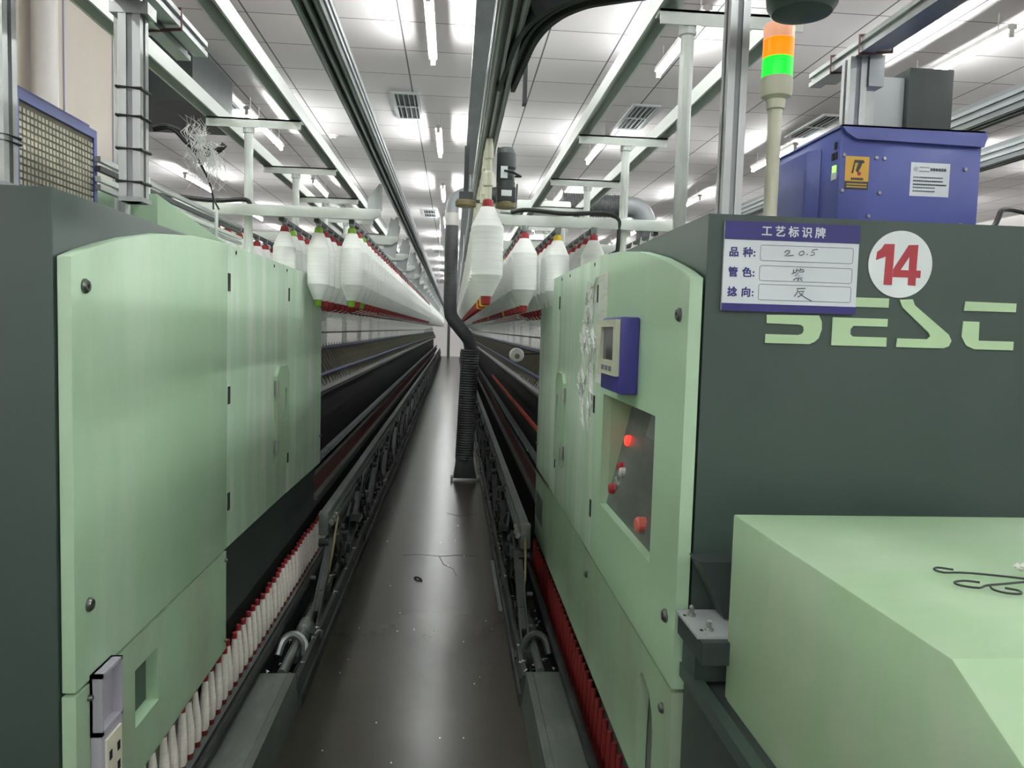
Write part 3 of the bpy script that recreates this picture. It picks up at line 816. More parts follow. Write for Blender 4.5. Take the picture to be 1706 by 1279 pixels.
# (side word, row word, x, first y, pitch, count, radius, stem)
ROWS = [('left', 'aisle-side row of the left creel', CL + 0.505, 3.93, 0.2, 60, 0.055),
        ('left', 'second row of the left creel', CL + 0.335, 3.96, 0.2, 45, 0.055),
        ('left', 'third row of the left creel', CL + 0.165, 3.95, 0.2, 30, 0.055),
        ('left', 'row behind the left creel poles', CL - 0.165, 3.95, 0.2, 12, 0.055),
        ('hang', 'row under the overhead aisle rail', 0.118, 2.92, 0.2, 55, 0.0615),
        ('right', 'aisle-side row of the right creel', CR - 0.505, 3.86, 0.2, 50, 0.064),
        ('right', 'second row of the right creel', CR - 0.335, 3.90, 0.2, 30, 0.06),
        ('right', 'third row of the right creel', CR - 0.165, 3.83, 0.2, 18, 0.06)]
CAPS = {'redcap': M['redcap'], 'lime': M['lime'], 'amber': M['amber']}
protos = {}
rest = {'left': [], 'right': [], 'hang': []}
for side, row, x, y0, pit, cnt, r in ROWS:
    grp = 'roving bobbins in the ' + row
    total = int((YEND - 0.2 - y0) / pit)
    for k in range(total):
        y = y0 + pit * k + random.uniform(-0.006, 0.006)
        cap = 'redcap'
        if side == 'left' and k == 0 and ('aisle-side' in row or 'second' in row): cap = 'lime'
        elif side == 'left' and 'third' in row and k in (1,): cap = 'lime'
        elif side == 'left' and 'aisle-side' in row and k in (2,): cap = 'lime'
        elif side == 'right' and random.random() < 0.08: cap = 'amber'
        if side == 'hang' and k in (1, 3): cap = 'amber'
        if k < cnt:
            key = (side == 'hang', r, cap)
            word = {'redcap': 'red', 'lime': 'lime green', 'amber': 'yellow'}[cap]
            if k < 24:
                lb = 'white bobbin, %s ends, %s in the %s' % (word, 'frontmost' if k == 0 else ordinal(k + 1) + ' from front', row)
            else:
                lb = 'small distant white bobbin, past the twenty-fourth in the %s' % row
            if key not in protos:
                o = bobbin_proto(r, CAPS[cap], CAPS[cap], 0.225 if side == 'hang' else 0.03, 0.02 if side == 'hang' else 0.008)
                tag(o, lb, 'bobbin', grp)
                o.location = (x, y, Z0)
                protos[key] = o
            else:
                o = dup(protos[key], (x, y, Z0), lb, grp)
            o.rotation_euler = (random.uniform(-.006, .006), random.uniform(-.006, .006), random.uniform(0, 6))
        else:
            rest[side].append((x, y, r, 0.41))
for off in (-0.335, -0.505):
    for k in range(12, 170): rest['left'].append((CL + off, 3.95 + 0.2 * k, 0.055, 0.41))
for off in (0.165, 0.335, 0.505):
    for k in range(0, 168): rest['right'].append((CR + off, 3.95 + 0.2 * k, 0.06, 0.41))
NAMES = {'left': 'remaining white roving bobbins of the left creel running into the distance', 'right': 'remaining white roving bobbins of the right creel running into the distance',
         'hang': 'remaining white roving bobbins under the overhead rail running into the distance'}
for side, lst in rest.items():
    mb = MB()
    for x, y, r, h in lst:
        if y > YEND - 0.1: continue
        mb.lathe([(0.02, 0.0), (0.024, 0.034), (r, 0.112), (r, 0.29), (0.026, 0.366), (0.02, 0.395), (0.014, 0.432 if side != 'hang' else 0.62)], 7, (x, y, Z0))
    single('bobbin_rows', mb, M['roving'], NAMES[side], 'bobbins', kind='stuff')

# ------------------------------------------------------------------ cop tray, cops and empty tubes
def tray(side):
    X = lambda x: mir(side, x)
    y0, y1 = 1.0, 38.0
    zt = 0.150 if side == 'left' else 0.045
    xa = -0.845 if side == 'left' else -0.845
    root = thing('cop_conveyor', 'dark peg conveyor beside the %s machine carrying %s' % (side, 'white cops' if side == 'left' else 'red tubes'), 'conveyor', (X(-0.80), 2.0, 0))
    part('conveyor_bed', MB().box(X(-0.86) if side == 'left' else X(-0.845), X(-0.748), y0 if side == 'left' else 1.7, y1, 0, zt - 0.012), M['darksteel'], root)
    part('peg_belt', MB().box(X(-0.815), X(-0.762), y0 if side == 'left' else 1.7, y1, zt - 0.012, zt), M['trackgrey'], root)
    return root, zt
tray_l, zl = tray('left')
tray_r, zr = tray('right')
cop0 = bpy.data.objects.new('cop', None); COL.objects.link(cop0)
for nm, prof, m in (('tube_foot', [(0.012, 0.0), (0.0135, 0.004), (0.0135, 0.02)], M['reddk']),
                    ('yarn', [(0.0135, 0.018), (0.0175, 0.03), (0.018, 0.085), (0.012, 0.15), (0.0095, 0.182)], M['cop']),
                    ('tube_tip', [(0.009, 0.180), (0.0088, 0.203), (0.006, 0.206)], M['redcap'])):
    o = bpy.data.objects.new(nm, MB().lathe(prof, 14).mesh(nm, m)); COL.objects.link(o); o.parent = cop0
n = 0
for k in range(47):
    y = 1.80 + 0.07 * k
    vis = y > 2.62
    lb = 'white yarn cop with red tip, %s from front on the conveyor' % ordinal(k + 1)
    loc = (-0.787, y, zl)
    if k == 0:
        cop0.location = loc; tag(cop0, lb, 'yarn cop', 'white cops standing on the left conveyor'); o = cop0
    else:
        o = dup(cop0, loc, lb)
    o.rotation_euler = (random.uniform(-.03, .03), random.uniform(-.03, .03), random.uniform(0, 6))
tub0 = tag(link('empty_tube', MB().lathe([(0.0165, 0.0), (0.0165, 0.03), (0.0145, 0.034), (0.010, 0.205), (0.008, 0.207)], 14).mesh('empty_tube', M['reddk'])), 'x', 'yarn tube', 'red tubes standing on the right conveyor')
XT = SUM + 0.787
for k in range(40):
    y = 1.82 + 0.07 * k
    lb = 'empty dark red tube under the right machine cover, %s from front' % ordinal(k + 1)
    if k == 0: tub0.location = (XT, y, zr); tub0['label'] = lb
    else:
        dup(tub0, (XT, y, zr), lb)

# ------------------------------------------------------------------ doffer (beam + scissor levers in a floor track) on each side
def doffer(side):
    X = lambda x: mir(side, x)
    yb = 4.0 if side == 'left' else 3.78
    root = thing('doffing_gear', 'dark floor track with scissor levers and gripper beam beside the %s' % ('white cops' if side == 'left' else 'red tubes'), 'doffing gear', (X(-0.65), 3.0, 0))
    part('track_cover', MB().box(X(-0.612), X(-0.742), 0.6, 2.97, 0.0, 0.142), M['trackgrey'], root, 0.004, 'grey sheet cover over the near end of the track')
    part('track_edge', MB().hexa([(X(-0.571), 0.6, 0), (X(-0.585), 0.6, 0.14), (X(-0.571), 2.97, 0), (X(-0.585), 2.97, 0.14),
                                  (X(-0.613), 0.6, 0), (X(-0.611), 0.6, 0.142), (X(-0.613), 2.97, 0), (X(-0.611), 2.97, 0.142)]), M['trackgrey'], root)
    part('outer_wall', MB().box(X(-0.571), X(-0.592), 2.97, YEND, 0, 0.125), M['trackdk'], root)
    part('kerb_strip', MB().box(X(-0.560), X(-0.571), 2.97, YEND, 0, 0.05), M['trackdk'], root)
    part('track_bed', MB().box(X(-0.592), X(-0.735), 2.97, YEND, 0, 0.02), M['black'], root)
    part('side_pipe', MB().cyl((X(-0.728), 0.6, 0.165), (X(-0.728), YEND, 0.165), 0.017, 10), M['darksteel'], root)
    part('inner_wall', MB().box(X(-0.735), X(-0.745), 2.97, YEND, 0, 0.15), M['darksteel'], root)
    part('drive_rod', MB().cyl((X(-0.66), 2.97, 0.07), (X(-0.66), YEND, 0.07), 0.014, 8), M['trackgrey'], root)
    part('drive_rod', MB().cyl((X(-0.625), 2.97, 0.06), (X(-0.625), YEND, 0.06), 0.008, 8), M['darksteel'], root, 0, 'thin inner rod')
    bm_ = MB().box(X(-0.625), X(-0.668), yb, YEND, 0.505, 0.532)
    bm_.box(X(-0.632), X(-0.66), yb, YEND, 0.43, 0.505)
    bm_.box(X(-0.622), X(-0.66), yb, YEND, 0.472, 0.482); bm_.box(X(-0.622), X(-0.66), yb, YEND, 0.43, 0.44)
    be = part('gripper_beam', bm_, M['trackgrey'], root)
    sub('beam_end', MB().box(X(-0.622), X(-0.672), yb - 0.03, yb + 0.02, 0.415, 0.536), M['trackgrey'], be, 0.004)
    for k in range(5):
        sub('bolt', MB().lathe([(0.011, 0), (0.011, -0.02)], 8, (X(-0.62) - 0.0 + (0.012 if side == 'left' else -0.012), yb - 0.03 + 0.04 * k, 0.49 - 0.018 * (k % 2)), 'y'), M['steel'], be)
    # lever units
    nu = 30
    for k in range(nu):
        y = yb + 0.12 + PITCH * k
        lv = MB()
        x = X(-0.612)
        def bar(xa, ya_, za, xb, yb_, zb, w, h):
            lv.hexa([(xa - w, ya_, za - h), (xa - w, ya_, za + h), (xa - w, ya_ + 0.004, za - h), (xa - w, yb_ * 0 + ya_ + 0.004, za + h),
                     (xa + w, ya_, za - h), (xa + w, ya_, za + h), (xa + w, ya_ + 0.004, za - h), (xa + w, ya_ + 0.004, za + h)])
        # main lever: tapered plate from low near pivot to the beam
        ya_, za, yb_, zb = y - 0.62, 0.10, y, 0.44
        for xx in (x - 0.016, x + 0.016):
            lv.hexa([(xx - .004, ya_, za - .028), (xx - .004, ya_, za + .028), (xx - .004, yb_, zb - .018), (xx - .004, yb_, zb + .022),
                     (xx + .004, ya_, za - .028), (xx + .004, ya_, za + .028), (xx + .004, yb_, zb - .018), (xx + .004, yb_, zb + .022)])
        lv.hexa([(x - .016, ya_ + .1, za + .05), (x - .016, ya_ + .1, za + .056), (x - .016, yb_ - .12, zb - .045), (x - .016, yb_ - .12, zb - .04),
                 (x + .016, ya_ + .1, za + .05), (x + .016, ya_ + .1, za + .056), (x + .016, yb_ - .12, zb - .045), (x + .016, yb_ - .12, zb - .04)])
        # opposite arm of the scissor
        yc_, zc_ = y + 0.34, 0.10
        for xx in (x - 0.006, x + 0.026):
            lv.hexa([(xx - .004, yb_ - .02, zb - .05), (xx - .004, yb_ - .02, zb - .005), (xx - .004, yc_, zc_ - .02), (xx - .004, yc_, zc_ + .02),
                     (xx + .004, yb_ - .02, zb - .05), (xx + .004, yb_ - .02, zb - .005), (xx + .004, yc_, zc_ - .02), (xx + .004, yc_, zc_ + .02)])
        if k < 14:
            lo = part('scissor_lever', lv, M['trackdk'] if k % 3 == 0 else M['darksteel'], root)
            jm = MB().lathe([(0.03, -0.028), (0.03, 0.028)], 14, (x, y, 0.44), 'x')
            jm.lathe([(0.014, -0.034), (0.014, 0.034)], 10, (x, y, 0.44), 'x')
            sub('joint', jm, M['darksteel'], lo)
            sm = MB().box(x - 0.035, x + 0.035, ya_ - 0.07, ya_ + 0.05, 0.05, 0.115)
            sm.cyl((x - 0.03, ya_ - 0.28, 0.085), (x - 0.02, ya_ - 0.02, 0.10), 0.02, 10)
            sm.cyl((x - 0.05, ya_ - 0.02, 0.085), (x + 0.05, ya_ - 0.02, 0.085), 0.022, 10)
            sub('slider', sm, M['trackdk'], lo)
            rq = random.Random(k)
            for q in range(9 if k < 6 else 0):
                cm = MB()
                yy = y - 0.5 + 0.11 * q + rq.uniform(-.03, .03); zz = rq.choice((0.07, 0.12, 0.2, 0.30, 0.38)); ww = rq.uniform(0.012, 0.03)
                xx2 = x + rq.uniform(-0.02, 0.03) * (1 if side == 'right' else -1)
                if q % 3 == 0: cm.cyl((xx2 - ww, yy, zz), (xx2 + ww, yy, zz), ww * 0.8, 10)
                elif q % 3 == 1: cm.box(xx2 - ww, xx2 + ww, yy - ww, yy + ww * 1.6, zz - ww, zz + ww * 0.7)
                else: cm.tube(rounded([(xx2, yy, zz), (xx2 + .01, yy + .06, zz + .07), (xx2 - .01, yy + .13, zz + .02), (xx2, yy + .18, zz - .02)], 4), 0.007, 6)
                sub(('linkage_pin', 'linkage_block', 'linkage_hose')[q % 3], cm, M['darksteel'] if (k + q) % 2 else M['trackdk'], lo)
            sub('air_hose', MB().tube(rounded([(x + 0.01, y - 0.02, 0.47), (x + 0.03, y - 0.1, 0.50), (x + 0.03, y - 0.22, 0.40), (x + 0.02, y - 0.3, 0.28), (x + 0.0, y - 0.24, 0.18)], 3), 0.006, 6), M['brown'] if k == 0 else M['cableblack'], lo)
        else:
            if k == 14: far = MB()
            far.v += [] ; nb = len(far.v)
            far.v += lv.v; far.f += [tuple(i + nb for i in f) for f in lv.f]; far.s += lv.s
    part('scissor_lever_row', far, M['darksteel'], root, 0, None, 'stuff')
    # screw jack at the near end with lint
    jk = part('ball_screw', MB().lathe([(0.018, 3.02), (0.018, 3.35), (0.03, 3.36), (0.03, 3.40), (0.022, 3.41), (0.022, 3.45), (0.032, 3.46), (0.032, 3.55), (0.02, 3.56), (0.02, 3.8)], 12, (X(-0.65), 0, 0.115), 'y'), M['trackgrey'], root)
    sub('yoke', MB().tube(rounded([(X(-0.715), 3.25, 0.09), (X(-0.70), 3.29, 0.14), (X(-0.655), 3.30, 0.162), (X(-0.61), 3.28, 0.135), (X(-0.60), 3.24, 0.09)]), 0.017, 8), M['galv'] if side == 'left' else M['trackdk'], jk)
    lm = MB()
    for k in range(130):
        yy = 3.0 + random.random() ** 1.2 * 8
        xx = random.choice((-0.6, -0.7, -0.645)) + random.uniform(-0.02, 0.02)
        zz = 0.125 if xx > -0.59 else random.uniform(0.03, 0.12)
        a = random.uniform(0, PI)
        dl = random.uniform(0.01, 0.04)
        lm.tube([(X(xx), yy, zz), (X(xx) + 0.4 * dl * math.cos(a), yy + dl * math.sin(a), zz + 0.006), (X(xx) + dl * 0.6, yy + dl, zz)], [0.0012, 0.003, 0.001], 5)
    part('lint', lm, M['lint'], root, 0, 'grey white lint caught in the track', 'stuff')
    return root
dof_l = doffer('left')
dof_r = doffer('right')

# ------------------------------------------------------------------ overhead transport rails
def rail_mb(mb, path, z, w=0.032):
    """ridged rail profile swept along a list of (x, y)"""
    prof = [(-w, 0.0), (-w, 0.075), (w, 0.075), (w, 0.0), (w * 0.55, 0.0), (w * 0.55, 0.02), (w * 0.15, 0.02), (w * 0.15, 0.006), (-w * 0.15, 0.006), (-w * 0.15, 0.02), (-w * 0.55, 0.02), (-w * 0.55, 0.0)]
    vs, n = [], len(prof)
    for i, (x, y) in enumerate(path):
        a = Vector(path[max(i - 1, 0)]); b = Vector(path[min(i + 1, len(path) - 1)])
        t = (b - a).normalized(); nx, ny = t.y, -t.x
        vs += [(x + nx * u, y + ny * u, z + v) for u, v in prof]
    fs = []
    for i in range(len(path) - 1):
        for k in range(n):
            fs.append((i * n + k, i * n + (k + 1) % n, (i + 1) * n + (k + 1) % n, (i + 1) * n + k))
    fs.append(tuple(reversed(range(n)))); fs.append(tuple((len(path) - 1) * n + k for k in range(n)))
    return mb.add(vs, fs)
def transport(x, y0, label, z=2.215, brackets=True, branch=False):
    root = thing('transport_rail', label, 'overhead rail', (x, y0, z))
    part('rail_profile', rail_mb(MB(), [(x, y0), (x, YEND)], z), M['rail'], root)
    rg = MB()
    for u in (-0.034, 0.034):
        for v in (0.02, 0.045): rg.box(x + u - 0.003, x + u + 0.003, y0, YEND, z + v, z + v + 0.012)
    part('rail_ridge', rg, M['railr'], root)
    rg = MB().box(x - 0.004, x + 0.004, y0, YEND, z - 0.002, z + 0.008); rg.box(x + 0.021, x + 0.026, y0, YEND, z - 0.002, z + 0.006); rg.box(x - 0.026, x - 0.021, y0, YEND, z - 0.002, z + 0.006)
    part('running_lip', rg, M['railr'], root)
    if brackets:
        for k in range(7):
            y = 2.8 + 4.8 * k
            b = MB()
            b.box(x - 0.002, x + 0.012, y - 0.02, y + 0.02, z + 0.075, z + 0.345)
            b.box(x + 0.108, x + 0.122, y - 0.02, y + 0.02, z + 0.09, z + 0.345)
            b.box(x - 0.002, x + 0.122, y - 0.02, y + 0.02, z + 0.335, z + 0.349)
            br = part('rail_bracket', b, M['rubber'], root)
            sub('hanger_rod', MB().cyl((x + 0.01, y, z + 0.345), (x + 0.01, y, 3.002), 0.006, 6), M['galv'], br)
    else:
        for y in (1.3, 17.0, 36.0):
            part('hanger_rod', MB().cyl((x, y, z + 0.07), (x, y, ZC), 0.005, 6), M['galv'], root)
    if branch:
        pts = [(x + 0.02, 2.35), (x + 0.035, 2.1), (x + 0.045, 1.95), (x + 0.07, 1.83), (x + 0.115, 1.74), (x + 0.19, 1.68), (x + 0.4, 1.6), (x + 0.9, 1.52)]
        part('branch_rail', rail_mb(MB(), [(q.x, q.y) for q in rounded([(u, v, 0) for u, v in pts], 4)], z - 0.004, 0.028), M['rubber'], root, 0, 'dark curved branch of the rail')
    return root
transport(0.118, 0.8, 'dark ridged overhead rail above the aisle with curved branch, bobbins hanging from it', branch=True)
transport(-0.345, 0.8, 'dark ridged overhead rail above the aisle with no bobbins hanging from it', brackets=False)
transport(1.72, 1.2, 'ridged overhead rail seen past the blue control box, the nearer of two', brackets=False)
transport(2.15, 1.2, 'ridged overhead rail seen past the blue control box, the farther of two', brackets=False)
transport(-2.3, 7.0, 'ridged overhead rail behind the left machine creel', brackets=False)
sb = thing('ceiling_beam', 'flat galvanised steel beam hung from the ceiling above the aisle rail', 'beam', (0.12, 3, 3.0))
part('beam_channel', MB().box(0.07, 0.185, 0.5, YEND, 3.0, 3.06), M['galv'], sb)
for k in range(10):
    y = 2.0 + 3.6 * k
    part('threaded_rod', MB().cyl((0.128, y, 3.06), (0.128, y, ZC), 0.006, 6), M['galv'], sb)

# drive unit for the rail
dv = thing('rail_drive', 'dark motor with two olive friction wheels clamped to the aisle rail', 'drive motor', (0.12, 3.35, 2.2))
yv = 3.38
part('motor_body', MB().lathe([(0.036, 2.06), (0.04, 2.065), (0.04, 2.14), (0.036, 2.145), (0.036, 2.19), (0.042, 2.2), (0.042, 2.26), (0.03, 2.285)], 16, (0.212, yv, 0)), M['darkbox'], dv)
part('gear_block', MB().box(0.172, 0.252, yv - 0.04, yv + 0.04, 2.05, 2.115), M['rubber'], dv, 0.004)
part('label_plate', MB().box(0.19, 0.235, yv - 0.043, yv - 0.040, 2.075, 2.10), M['discwhite'], dv)
part('label_plate', MB().box(0.185, 0.215, yv - 0.044, yv - 0.040, 2.15, 2.20), M['discwhite'], dv)
for x in (0.212, 0.04):
    part('friction_wheel', MB().lathe([(0.042, 2.028), (0.045, 2.032), (0.045, 2.05), (0.042, 2.054)], 20, (x, yv, 0)), M['brown'], dv)
part('bridge_plate', MB().box(0.0, 0.25, yv + 0.01, yv + 0.05, 2.054, 2.062), M['darkbox'], dv)
part('idler_block', MB().box(0.01, 0.07, yv - 0.02, yv + 0.03, 2.054, 2.09), M['darkbox'], dv)
part('clamp', MB().box(0.03, 0.05, yv + 0.01, yv + 0.05, 2.09, 2.29), M['rubber'], dv)
part('clamp', MB().box(0.172, 0.182, yv + 0.01, yv + 0.05, 2.1, 2.29), M['rubber'], dv)
part('motor_cable', MB().tube([(0.25, yv - 0.03, 2.16), (0.27, yv - 0.06, 2.155), (0.24, yv - 0.06, 2.17), (0.2, yv - 0.05, 2.18)], 0.005, 6), M['cableblack'], dv)

# ------------------------------------------------------------------ travelling cleaner with suction ducts
YT = 7.6
cl = thing('travelling_cleaner', 'travelling blower on the right track with dark suction duct reaching down the aisle', 'travelling cleaner', (0.83, YT, 2.55))
part('blower_housing', MB().box(0.57, 1.09, YT - 0.25, YT + 0.3, 2.62, 2.74), M['whitesteel'], cl, 0.02)
part('blower_drum', MB().lathe([(0.10, 0), (0.11, 0.02), (0.11, 0.06), (0.08, 0.08)], 20, (0.80, YT + 0.1, 2.735)), M['lampend'], cl)
for x in (0.63, 1.03):
    for y in (YT - 0.2, YT + 0.24):
        part('wheel', MB().lathe([(0.04, -0.015), (0.04, 0.015)], 14, (x, y, 2.592), 'x'), M['rubber'], cl)
part('suction_neck', MB().tube([(0.58, YT, 2.80), (0.45, YT, 2.81), (0.34, YT, 2.815), (0.2, YT, 2.815)], [0.13, 0.1, 0.07, 0.065], 16), M['darkbox'], cl)
el = [(0.2, YT, 2.815), (0.10, YT, 2.812), (0.04, YT, 2.79), (-0.015, YT, 2.745), (-0.037, YT, 2.68), (-0.04, YT, 2.6)]
part('elbow', MB().tube(rounded(el, 3), 0.064, 16), M['rail'], cl)
part('joint_sleeve', MB().cyl((-0.04, YT, 2.50), (-0.04, YT, 2.62), 0.069, 16), M['lampend'], cl, 0, 'pale sleeve on the duct')
part('drop_tube', MB().tube([(-0.04, YT, 2.5), (-0.04, YT, 1.70), (-0.03, YT, 1.63), (0.0, YT, 1.58), (0.12, YT, 1.44), (0.155, YT, 1.39), (0.17, YT, 1.33), (0.17, YT, 1.28)], 0.066, 18), M['hose'], cl)
hp, hr = [], []
for k in range(90):
    z = 1.30 - k * 0.0122
    hp.append((0.17 - (1.30 - z) * 0.032, YT, z)); hr.append(0.088 + (0.004 if k % 2 else 0))
part('ribbed_hose', MB().tube(hp, hr, 18), M['hose'], cl)
part('nozzle', MB().hexa([(0.03, YT - 0.09, 0.03), (0.06, YT - 0.07, 0.24), (0.03, YT + 0.09, 0.03), (0.06, YT + 0.07, 0.24),
                          (0.26, YT - 0.09, 0.03), (0.215, YT - 0.07, 0.24), (0.26, YT + 0.09, 0.03), (0.215, YT + 0.07, 0.24)]), M['rubber'], cl, 0.006)
part('caster', MB().lathe([(0.028, -0.012), (0.028, 0.012)], 12, (0.015, YT - 0.06, 0.028), 'x'), M['trackgrey'], cl)
part('caster', MB().lathe([(0.028, -0.012), (0.028, 0.012)], 12, (0.275, YT - 0.06, 0.028), 'x'), M['trackgrey'], cl)
hp, hr = [], []
for k in range(50):
    hp.append((1.02 + k * 0.0125, YT - 0.1, 2.735)); hr.append(0.105 + (0.006 if k % 2 else 0))
part('ribbed_hose', MB().tube(hp, hr, 18), M['hose'], cl, 0, 'ribbed hose across the right machine')
part('elbow', MB().tube(rounded([(1.62, YT - 0.1, 2.735), (1.73, YT - 0.1, 2.73), (1.80, YT - 0.1, 2.69), (1.84, YT - 0.1, 2.62), (1.845, YT - 0.1, 2.56), (1.845, YT - 0.1, 2.5)], 3), 0.10, 16), M['rail'], cl)
part('drop_tube', MB().cyl((1.845, YT - 0.1, 2.5), (1.845, YT - 0.1, 0.4), 0.085, 14), M['hose'], cl)
part('outlet_box', MB().box(0.42, 0.56, YT - 0.2, YT + 0.05, 2.62, 2.92), M['whitesteel'], cl, 0.01)

# ------------------------------------------------------------------ things standing on the machine heads
ZH = 1.757
def alu_post(name, label, x, y, z1, ties=(), w=0.046):
    root = thing(name, label, 'post', (x, y, ZH))
    h = w / 2
    g = h * 0.28
    prof = [(-h, -h), (-g, -h), (-g, -h + 0.008), (g, -h + 0.008), (g, -h), (h, -h), (h, -g), (h - 0.008, -g), (h - 0.008, g), (h, g), (h, h), (g, h), (g, h - 0.008), (-g, h - 0.008), (-g, h), (-h, h), (-h, g), (-h + 0.008, g), (-h + 0.008, -g), (-h, -g)]
    part('profile', MB().prism([(x + a, y + b) for a, b in prof], ZH, z1, 'xy'), M['alu'], root)
    part('slot_strip', MB().box(x - g, x + g, y - h + 0.004, y + h - 0.004, ZH, z1 - 0.002), M['rail'], root)
    part('foot_bracket', MB().box(x - h, x + h + 0.004, y - h - 0.004, y + h + 0.004, ZH, ZH + 0.01), M['galv'], root)
    for z in ties:
        part('cable_tie', MB().tube([(x - h - .003, y - h - .003, z), (x + h + .003, y - h - .003, z - 0.002), (x + h + .003, y + h + .003, z), (x - h - .003, y + h + .003, z)], 0.0035, 6, closed=True), M['cableblack'], root)
    return root
pl1 = alu_post('profile_post', 'grooved aluminium post with cable ties on left machine head, beside white pipe', -0.71, 1.78, 2.45, (1.80, 1.87, 1.94, 2.0))
alu_post('profile_post', 'grooved aluminium post at the left picture edge in front of blue filter box', -0.922, 1.65, 2.6, (1.85, 1.862), 0.05)
alu_post('profile_post', 'tall grooved aluminium post on right machine head beside the beacon', 0.634, 1.78, 2.75)
pr2 = alu_post('profile_post', 'grooved aluminium post behind the blue control box under the double rail', 1.035, 2.0, 2.235)
part('corner_bracket', MB().box(1.06, 1.1, 1.97, 2.01, 2.16, 2.24), M['galv'], pr2)
part('profile', MB().box(-0.75, -0.67, 1.755, 1.805, 2.155, 2.18), M['alu'], pl1)
def double_rail(label, x, y0, y1, z, ties):
    root = thing('profile_rail', label, 'overhead rail', (x, y0, z))
    for dx, dz in ((-0.02, 0), (0.024, 0.012)):
        mb = MB()
        mb.box(x + dx - 0.018, x + dx + 0.018, y0, y1, z + dz, z + dz + 0.012); mb.box(x + dx - 0.018, x + dx + 0.018, y0, y1, z + dz + 0.026, z + dz + 0.038)
        mb.box(x + dx - 0.010, x + dx + 0.010, y0, y1, z + dz + 0.010, z + dz + 0.028)
        part('profile', mb, M['alu'], root)
    for y in ties:
        part('cable_tie', MB().tube([(x - .042, y, z - .003), (x + .046, y, z + .006), (x + .046, y, z + .054), (x - .042, y, z + .042)], 0.004, 6, closed=True), M['dullred'], root)
    return root
double_rail('pair of aluminium profiles running overhead above the blue control box', 1.06, 0.9, 2.24, 2.235, (1.95, 2.1))
double_rail('pair of aluminium profiles running overhead at the left post', -0.712, 0.9, 2.16, 2.19, (1.95,))

# stack light
sx, sy = 0.727, 1.76
st = thing('stack_light', 'lit beacon tower of white, orange and green on a cream pole', 'beacon light', (sx, sy, ZH))
part('pole', MB().lathe([(0.028, ZH), (0.028, ZH + 0.008), (0.0155, ZH + 0.012), (0.0155, 2.03)], 18, (sx, sy, 0)), M['cream'], st)
part('socket', MB().lathe([(0.02, 2.025), (0.022, 2.045), (0.033, 2.052), (0.036, 2.06), (0.036, 2.09), (0.034, 2.095)], 24, (sx, sy, 0)), M['cream'], st)
part('green_lens', MB().lathe([(0.0345, 2.095), (0.0345, 2.137)], 24, (sx, sy, 0)), M['beacongreen'], st, 0, 'glowing green lens')
part('amber_lens', MB().lathe([(0.0345, 2.138), (0.0345, 2.178)], 24, (sx, sy, 0)), M['beaconamber'], st, 0, 'glowing orange lens')
part('white_lens', MB().lathe([(0.0345, 2.179), (0.0345, 2.208), (0.032, 2.214), (0.012, 2.217)], 24, (sx, sy, 0)), M['beaconwhite'], st, 0, 'pale unlit top lens with a faint glow painted in')

# blue control box on the right head
bb = thing('control_box', 'violet blue steel control box with warning label on the right machine head', 'control box', (1.03, 1.9, ZH))
bx0, bx1, by0, by1, bz1 = 0.868, 1.205, 1.72, 2.09, 1.985
part('box_body', MB().box(bx0, bx1, by0, by1, ZH, bz1 - 0.004), M['blue'], bb, 0.003)
lid = MB().prism([(bx0 - 0.004, bz1), (bx1 - 0.004, bz1), (bx1 + 0.004, bz1 - 0.012), (bx1 - 0.002, bz1 - 0.035), (bx0 + 0.03, bz1 - 0.03), (bx0 + 0.008, bz1 - 0.018), (bx0 - 0.004, bz1 - 0.004)], by0 - 0.012, by0 - 0.001, 'xz')
lid.box(bx0 - 0.004, bx1 + 0.004, by0 - 0.012, by1 + 0.004, bz1 - 0.004, bz1)
part('lid', lid, M['blue'], bb)
sc_ = part('side_cover', MB().hexa([(bx0 - 0.03, 1.83, ZH + 0.02), (bx0 - 0.03, 1.83, bz1 - 0.035), (bx0 - 0.03, 2.07, ZH + 0.02), (bx0 - 0.03, 2.07, bz1 - 0.035),
                                    (bx0, 1.81, ZH + 0.012), (bx0, 1.81, bz1 - 0.03), (bx0, 2.085, ZH + 0.012), (bx0, 2.085, bz1 - 0.03)]), M['blue'], bb, 0.004)
for y, z in ((1.742, 1.945), (1.738, 1.922), (1.752, 1.922)):
    part('port', MB().box(bx0 - 0.002, bx0, y - 0.005, y + 0.005, z - 0.008, z + 0.008), M['black'], bb)
part('status_led', MB().box(bx0 - 0.003, bx0, 1.735, 1.75, 1.885, 1.9), M['ledgreen'], bb, 0, 'small green status light')
part('port_label', MB().box(bx0 - 0.002, bx0, 1.732, 1.755, 1.868, 1.884), M['discwhite'], bb)
wl = part('warning_label', MB().box(0.881, 0.937, by0 - 0.001, by0, 1.845, 1.918), M['yellow'], bb, 0, 'yellow warning label with hand pictogram')
yw = by0 - 0.002
sub('label_footer', MB().box(0.881, 0.937, by0 - 0.0018, by0, 1.845, 1.862), M['darkbox'], wl)
sub('pictogram', MB().prism([(0.896, 1.88), (0.902, 1.91), (0.923, 1.91), (0.926, 1.905), (0.92, 1.902), (0.917, 1.893), (0.911, 1.882), (0.906, 1.886), (0.912, 1.904), (0.904, 1.904), (0.9, 1.88)], by0 - 0.0018, by0, 'xz'), M['ink'], wl)
sub('pictogram_dot', MB().lathe([(0.0042, 0), (0.0042, -0.0019)], 12, (0.9145, by0, 1.8795), 'y'), M['red14'], wl)
def dashes(parent, name, x0, x1, z, h, m, cell=0.0042, y=yw):
    mb = MB()
    x = x0
    while x < x1:
        mb.box(x, x + cell * 0.72, by0 - 0.0022, by0, z, z + h); x += cell
    sub(name, mb, m, parent)
dashes(wl, 'small_print', 0.896, 0.922, 1.865, 0.005, M['ink'])
